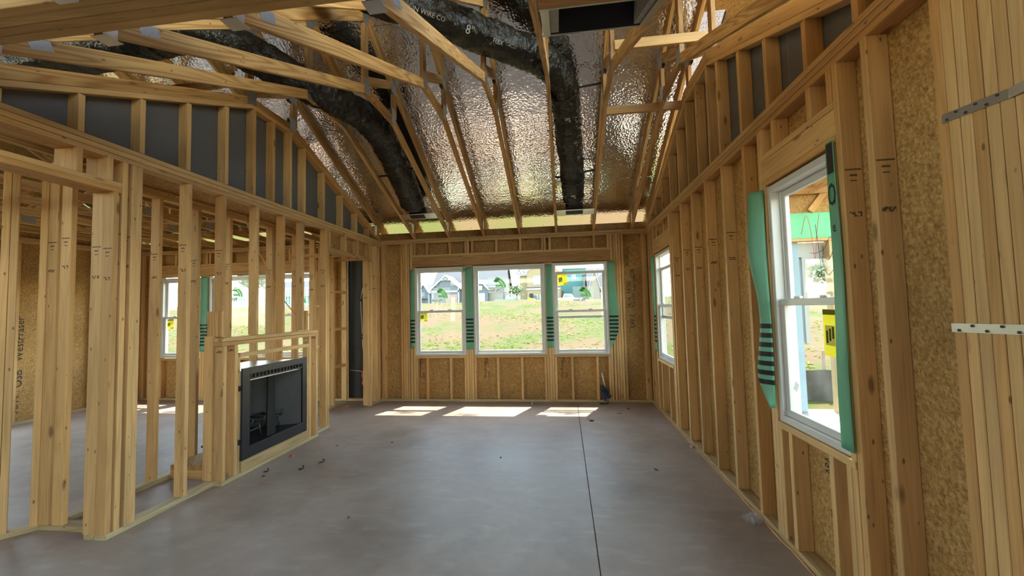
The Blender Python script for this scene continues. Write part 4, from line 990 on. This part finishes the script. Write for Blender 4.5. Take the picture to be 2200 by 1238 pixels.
def gable(h, x0, x1, y, dep, ze, zr, wall, over=.35, brackets=False):
    xm = (x0+x1)/2
    slab_poly('gable', [(x0, y, ze), (x1, y, ze), (xm, y, zr)], (0, .1, 0), wall, h)
    s = (zr-ze)/(xm-x0)
    for sg, xe in ((-1, x0-over), (1, x1+over)):
        za = ze-s*over
        slab_poly('roof', [(xe, y-over, za), (xm, y-over, zr), (xm, y+dep, zr), (xe, y+dep, za)], (0, 0, .2), 'shingle', h)
        slab_poly('rake_trim', [(xe, y-over-.03, za-.12), (xm, y-over-.03, zr-.12), (xm, y-over-.03, zr+.22), (xe, y-over-.03, za+.22)], (0, -.08, 0), 'trim_white', h)
    if brackets:
        for k in range(-2, 3):
            bx = xm+k*(x1-x0)*.055; stick('gable_bracket', (xm+k*.08, y-over-.06, zr-.25*(zr-ze)*1.5), (bx*1.0, y-over-.06, zr-.09*(zr-ze)-abs(k)*(zr-ze)*.10), .14, .08, (1, 0, 0), 'trim_white', h, e=0)
        stick('gable_bracket', (xm-(x1-x0)*.16, y-over-.06, zr-(zr-ze)*.36), (xm+(x1-x0)*.16, y-over-.06, zr-(zr-ze)*.36), .16, .08, (0, 0, 1), 'trim_white', h, e=0)
hA = house('grey house with a white-trimmed bracket gable behind the left and middle back windows', -23, -8.6, 80, 10, 2.2, 6.2, 11.2, 'siding_grey')
bd('wall', -22.0, -16.9, 76.5, 80, 2.2, 6.0, 'siding_grey', hA, e=0); gable(hA, -22.2, -16.7, 76.5, 5.5, 6.0, 8.4, 'siding_grey', brackets=True)
gdr = bd('garage_door', -19.5, -17.2, 76.38, 76.5, 2.2, 4.7, 'brick_dark', hA, e=0)
for k in range(4): bd('garage_panel', -19.45, -17.25, 76.33, 76.38, 2.3+k*.6, 2.83+k*.6, 'brick_dark', gdr, e=0)
bd('band_trim', -22.1, -16.8, 76.36, 76.5, 5.2, 5.5, 'trim_white', hA, e=0); bd('corner_trim', -17.1, -16.85, 76.36, 76.5, 2.2, 6.0, 'trim_white', hA, e=0)
bd('wall', -14.6, -11.6, 78.5, 80, 2.2, 5.6, 'siding_grey', hA, e=0); gable(hA, -14.7, -11.5, 78.5, 4, 5.6, 7.4, 'siding_grey', brackets=True)
hwin(hA, -13.9, 78.5, 3.0, 1.7, 1.9, 2, 3); hwin(hA, -13.5, 78.45, 5.5, .8, .9, 1, 2)
bd('stone_base', -11.6, -8.7, 79.7, 80, 2.2, 4.9, 'siding_cream', hA, e=0)
hS = house('small distant grey house at the left edge of the left back window', -39.5, -33.5, 110, 8, 2.3, 7.0, 9.3, 'siding_grey')
gable(hS, -36.5, -33.8, 108, 3, 7.0, 9.0, 'siding_grey'); hwin(hS, -36, 107.95, 5.2, 1.2, 1.5); bd('porch_roof', -39, -34, 107, 110, 5.0, 5.3, 'shingle', hS, e=0); bd('wall', -36.4, -33.9, 108, 110, 2.3, 7.0, 'siding_grey', hS, e=0)
hB = house('tan house with a grey roof and white window behind the middle back window', -5.5, 2.6, 80, 10, 2.2, 8.3, 11.4, 'siding_tan')
bd('wall', -3.75, 2.4, 77.5, 80, 2.2, 8.7, 'siding_tan', hB, e=0); slab_poly('gable', [(-3.75, 77.5, 8.7), (2.4, 77.5, 8.7), (1.4, 77.5, 9.4), (-2.7, 77.5, 9.4)], (0, .2, 0), 'siding_tan', hB)
slab_poly('rake_trim', [(-3.95, 77.2, 8.5), (-2.75, 77.2, 9.5), (-2.75, 77.2, 9.75), (-4.1, 77.2, 8.7)], (0, -.1, 0), 'trim_white', hB); bd('rake_trim', -2.8, 1.5, 77.1, 77.2, 9.45, 9.75, 'trim_white', hB, e=0)
hwin(hB, -2.6, 77.5, 6.2, 1.5, 1.65); bd('band_trim', -3.9, 2.5, 77.3, 77.5, 5.2, 5.5, 'trim_white', hB, e=0); bd('band_trim', -3.9, 2.5, 77.35, 77.5, 5.5, 5.75, 'shingle', hB, e=0)
for k in range(3): bd('garage_door', -3.4+k*1.95, -1.7+k*1.95, 77.4, 77.5, 2.2, 4.3, 'far_glass', hB, e=0)
hC = house('teal wrapped house under construction behind the right back window', 1.5, 8.5, 93, 9, 2.2, 10.6, 12.6, 'siding_teal')
hwin(hC, 4.9, 93, 8.0, 1.1, 1.1); bd('porch_roof', 7.4, 9.6, 91.5, 93, 7.8, 8.9, 'shingle', hC, e=0); bd('porch_wall', 7.5, 9.5, 91.8, 93, 2.2, 7.8, 'siding_cream', hC, e=0)
for q in ((3.1, 9.9), (4.0, 9.7), (6.3, 9.8), (2.5, 7.6), (2.4, 6.6)): bd('wrap_print', q[0], q[0]+.34, 92.97, 92.995, q[1], q[1]+.17, 'navy', hC, e=0)
bd('stacked_lumber', 1.9, 3.2, 92.4, 93, 4.4, 5.5, 'bark', hC, e=0)
hD = house('cream house with a steep pointed gable at the right edge of the right back window', 8.2, 13, 82, 9, 2.2, 5.0, 9.6, 'siding_cream')
bd('wall', 7.95, 10.0, 79, 82, 2.2, 5.2, 'siding_cream', hD, e=0); gable(hD, 7.9, 10.1, 79, 5, 5.2, 8.9, 'siding_cream', .2)
hwin(hD, 10.3, 81.9, 3.0, 1.0, 1.6); bd('garage_door', 10.9, 13, 81.8, 82, 2.2, 4.2, 'trim_white', hD, e=0)
hE = house('long pale house with a dark roof behind the windows of the other room', -62, -44, 72, 10, 2.2, 5.2, 8.2, 'siding_teal')
hwin(hE, -58, 72, 3.4, 1.4, 1.4); hwin(hE, -54, 72, 3.4, 1.4, 1.4); hwin(hE, -48, 72, 3.4, 1.4, 1.4)
# white railing
wf_ = empty('white_railing', (-30, 32, 2.1), 'white picket railing on the crest behind the other room windows', 'railing')
for z in (2.35, 3.75): bd('rail', -42, -16, 32, 32.06, z, z+.09, 'trim_white', wf_, e=0)
for k in range(105): bd('picket', -42+k*.25, -42+k*.25+.06, 32.0, 32.05, 2.1, 3.78, 'trim_white', wf_, e=0)
for k in range(9): bd('post', -42+k*3.2, -41.87+k*3.2, 31.97, 32.10, 2.1, 3.95, 'trim_white', wf_, e=0)
# trucks and machine
def wheel(x, y, z, r, w, parent):
    tube('wheel', [(x, y-w/2, z), (x, y+w/2, z)], r, 'rubber', parent, 16); tube('hub', [(x, y-w/2-.02, z), (x, y-w/2, z)], r*.5, 'steel', parent, 12)
def truck(x, y, label, mat):
    z = gz(x, y); t = empty('pickup_truck', (x, y, z), label, 'truck')
    prof = [(-2.6, .45), (2.6, .45), (2.6, 1.0), (1.2, 1.08), (.75, 1.75), (-.5, 1.78), (-.75, 1.1), (-2.6, 1.1)]
    slab_poly('body', [(x+a, y, z+b) for a, b in prof], (0, 1.9, 0), mat, t)
    slab_poly('side_window', [(x-.55, y-.02, z+1.15), (x+1.0, y-.02, z+1.15), (x+.68, y-.02, z+1.68), (x-.45, y-.02, z+1.70)], (0, .02, 0), 'far_glass', t)
    for dx in (-1.7, 1.7): wheel(x+dx, y+.1, z+.38, .38, .25, t); wheel(x+dx, y+1.8, z+.38, .38, .25, t)
truck(-6.3, 70, 'pale blue pickup truck parked on the crest behind the middle back window', 'car_blue')
truck(3.7, 70, 'silver pickup truck parked on the crest behind the right back window', 'car_silver')
sx_, sy_ = -2.6, 72; z = gz(sx_, sy_)
sk = empty('skid_steer', (sx_, sy_, z), 'small yellow loader parked beside the blue truck on the crest', 'loader')
slab_poly('body', [(sx_-.7, sy_, z+.35), (sx_+.7, sy_, z+.35), (sx_+.8, sy_, z+1.0), (sx_+.3, sy_, z+1.15), (sx_-.7, sy_, z+1.1)], (0, 1.4, 0), 'machine_yellow', sk)
slab_poly('cab', [(sx_-.3, sy_+.1, z+1.1), (sx_+.4, sy_+.1, z+1.1), (sx_+.3, sy_+.1, z+2.0), (sx_-.3, sy_+.1, z+2.0)], (0, 1.2, 0), 'rubber', sk)
for dx in (-.4, .45): wheel(sx_+dx, sy_, z+.35, .36, .3, sk); wheel(sx_+dx, sy_+1.3, z+.35, .36, .3, sk)
stick('loader_arm', (sx_-.6, sy_-.1, z+1.3), (sx_+1.1, sy_-.1, z+.7), .16, .1, (0, 0, 1), 'machine_yellow', sk); slab_poly('bucket', [(sx_+1.05, sy_-.2, z+.1), (sx_+1.6, sy_-.2, z+.1), (sx_+1.3, sy_-.2, z+.75), (sx_+1.1, sy_-.2, z+.75)], (0, 1.7, 0), 'dark_metal', sk)
# trees
def tree(x, y, h, crown, n, label, seed, thin=.12, cz=.7):
    z = gz(x, y); t = empty('tree', (x, y, z), label, 'tree', 'trees beyond the crest'); rs = random.Random(seed)
    tube('trunk', [(x, y, z), (x+.1, y, z+h*.4), (x-.05, y, z+h*.75)], thin, 'bark', t, 8, rfun=lambda i, a: thin*(1-.3*i))
    for k in range(6):
        a = k*1.05; tube('branch', [(x, y, z+h*(.4+.06*k)), (x+math.cos(a)*crown*.6, y+math.sin(a)*crown*.6, z+h*(.55+.06*k))], thin*.35, 'bark', t, 5)
    vs, fs = [], []
    for k in range(n):
        a, b = rs.uniform(0, 6.28), math.acos(rs.uniform(-1, 1)); r = crown*rs.random()**.4*(.75+.35*math.sin(3*a+seed)*math.sin(2*b))
        c = Vector((x+r*math.sin(b)*math.cos(a), y+r*math.sin(b)*math.sin(a), z+h*cz+r*math.cos(b)*.9*h*.3/crown)); s = rs.uniform(.10, .24)*crown/2
        e1 = Vector((rs.uniform(-1, 1), rs.uniform(-1, 1), rs.uniform(-1, 1))).normalized()*s; e2 = e1.orthogonal().normalized()*s*.6; k0 = len(vs)
        vs += [c-e1, c+e2, c+e1, c-e2]; fs.append((k0, k0+1, k0+2, k0+3))
    o = mesh('foliage', vs, fs, 'leaf', t); o['kind'] = 'stuff'
tree(-4.6, 66, 4.2, 1.6, 900, 'round green bush-like tree between the grey and tan houses', 3, .12, .55)
tree(-3.9, 62, 7.5, 1.5, 260, 'thin sparse tree left of the tan house', 4, .09, .82)
tree(23, 33, 5.0, 2.6, 1400, 'leafy tree across the field seen through the near right window', 5, .15, .62)
tree(31, 40, 6.0, 3.0, 1200, 'second leafy tree farther across the field on the right', 6, .15, .62)
tree(-48, 62, 9.0, 3.5, 1500, 'tall green tree behind the houses on the far left', 8, .2, .68)

# ------------------------------------------------------------------ outdoors: porch on the right
pr = empty('porch', (6, 5, -.1), 'covered porch with a wooden post and green wrapped beam outside the near right window', 'porch')
bd('porch_slab', W+.12, 7.4, .8, 6.75, -.25, -.10, 'concrete', pr, e=0)
bd('porch_post', 7.05, 7.19, 6.50, 6.64, -.10, 2.42, 'treated', pr)
bd('porch_beam', W+.12, 8.2, 6.48, 6.62, 2.42, 2.46, 'spruce', pr); bd('wrapped_beam', W+.12, 8.2, 6.47, 6.63, 2.46, 2.84, 'house_wrap_plain', pr)
for k in range(9):
    x = 4.8+k*.42; stick('rafter', (x, 6.5, 3.0+.25*(1 if k % 2 else 1)), (x, 3.9, 3.1), .14, T, (0, 0, 1), 'pine', pr)
slab_poly('gable_board', [(W+.12, 6.50, 2.84), (8.4, 6.50, 2.84), (7.2, 6.50, 4.4), (W+.12, 6.50, 4.4)], (0, .012, 0), 'osb', pr)
for k in range(4): stick('gable_brace', (5.2+k*.8, 6.46, 2.86), (6.0+k*.8, 6.46, 3.9), .089, T, (1, 0, 0), 'spruce', pr)
stick('gable_rail', (W+.12, 6.44, 3.16), (8.3, 6.44, 3.16), .089, T, (0, 0, 1), 'spruce', pr)
bd('siding_wall', 6.0, 6.66, 6.64, 6.78, -.2, 2.42, 'siding_blue', pr, e=0)
for k in range(16): bd('siding_lap', 6.0, 6.60, 6.62, 6.645, -.18+k*.16, -.035+k*.16, 'siding_blue', pr, e=0)
bd('corner_trim', 6.58, 6.68, 6.60, 6.80, -.2, 2.42, 'siding_blue', pr, e=0)
bd('siding_header', 6.60, 7.9, 6.66, 6.78, 2.20, 2.42, 'trim_white', pr, e=0); bd('opening_trim', 6.74, 6.80, 6.64, 6.80, .9, 2.2, 'trim_white', pr, e=0); bd('opening_trim', 6.80, 7.9, 6.66, 6.80, 2.10, 2.2, 'trim_white', pr, e=0)
bd('porch_roof', W+.12, 8.6, 3.9, 7.0, 4.4, 4.42, 'osb', pr, e=0)
sf = empty('silt_fence', (8, 8.2, -.3), 'low black silt fence with a wooden stake beyond the porch', 'fence')
vs = []; fs = []
for i in range(31):
    x = 6.9+i*.12; 
    for j in range(5): vs.append((x, 8.2+.03*math.sin(i*1.3+j)+.4*(x-7)*-.15, -.34+.66*j/4-.03*math.sin(i*.5)-.10*(x-7.2)))
for i in range(30):
    for j in range(4): a = i*5+j; fs.append((a, a+5, a+6, a+1))
mesh('fabric', vs, fs, 'silt', sf, I4, True)
for x in (7.85, 9.6): bd('stake', x, x+.04, 8.22, 8.26, -.4, .62, 'brick_dark', sf)
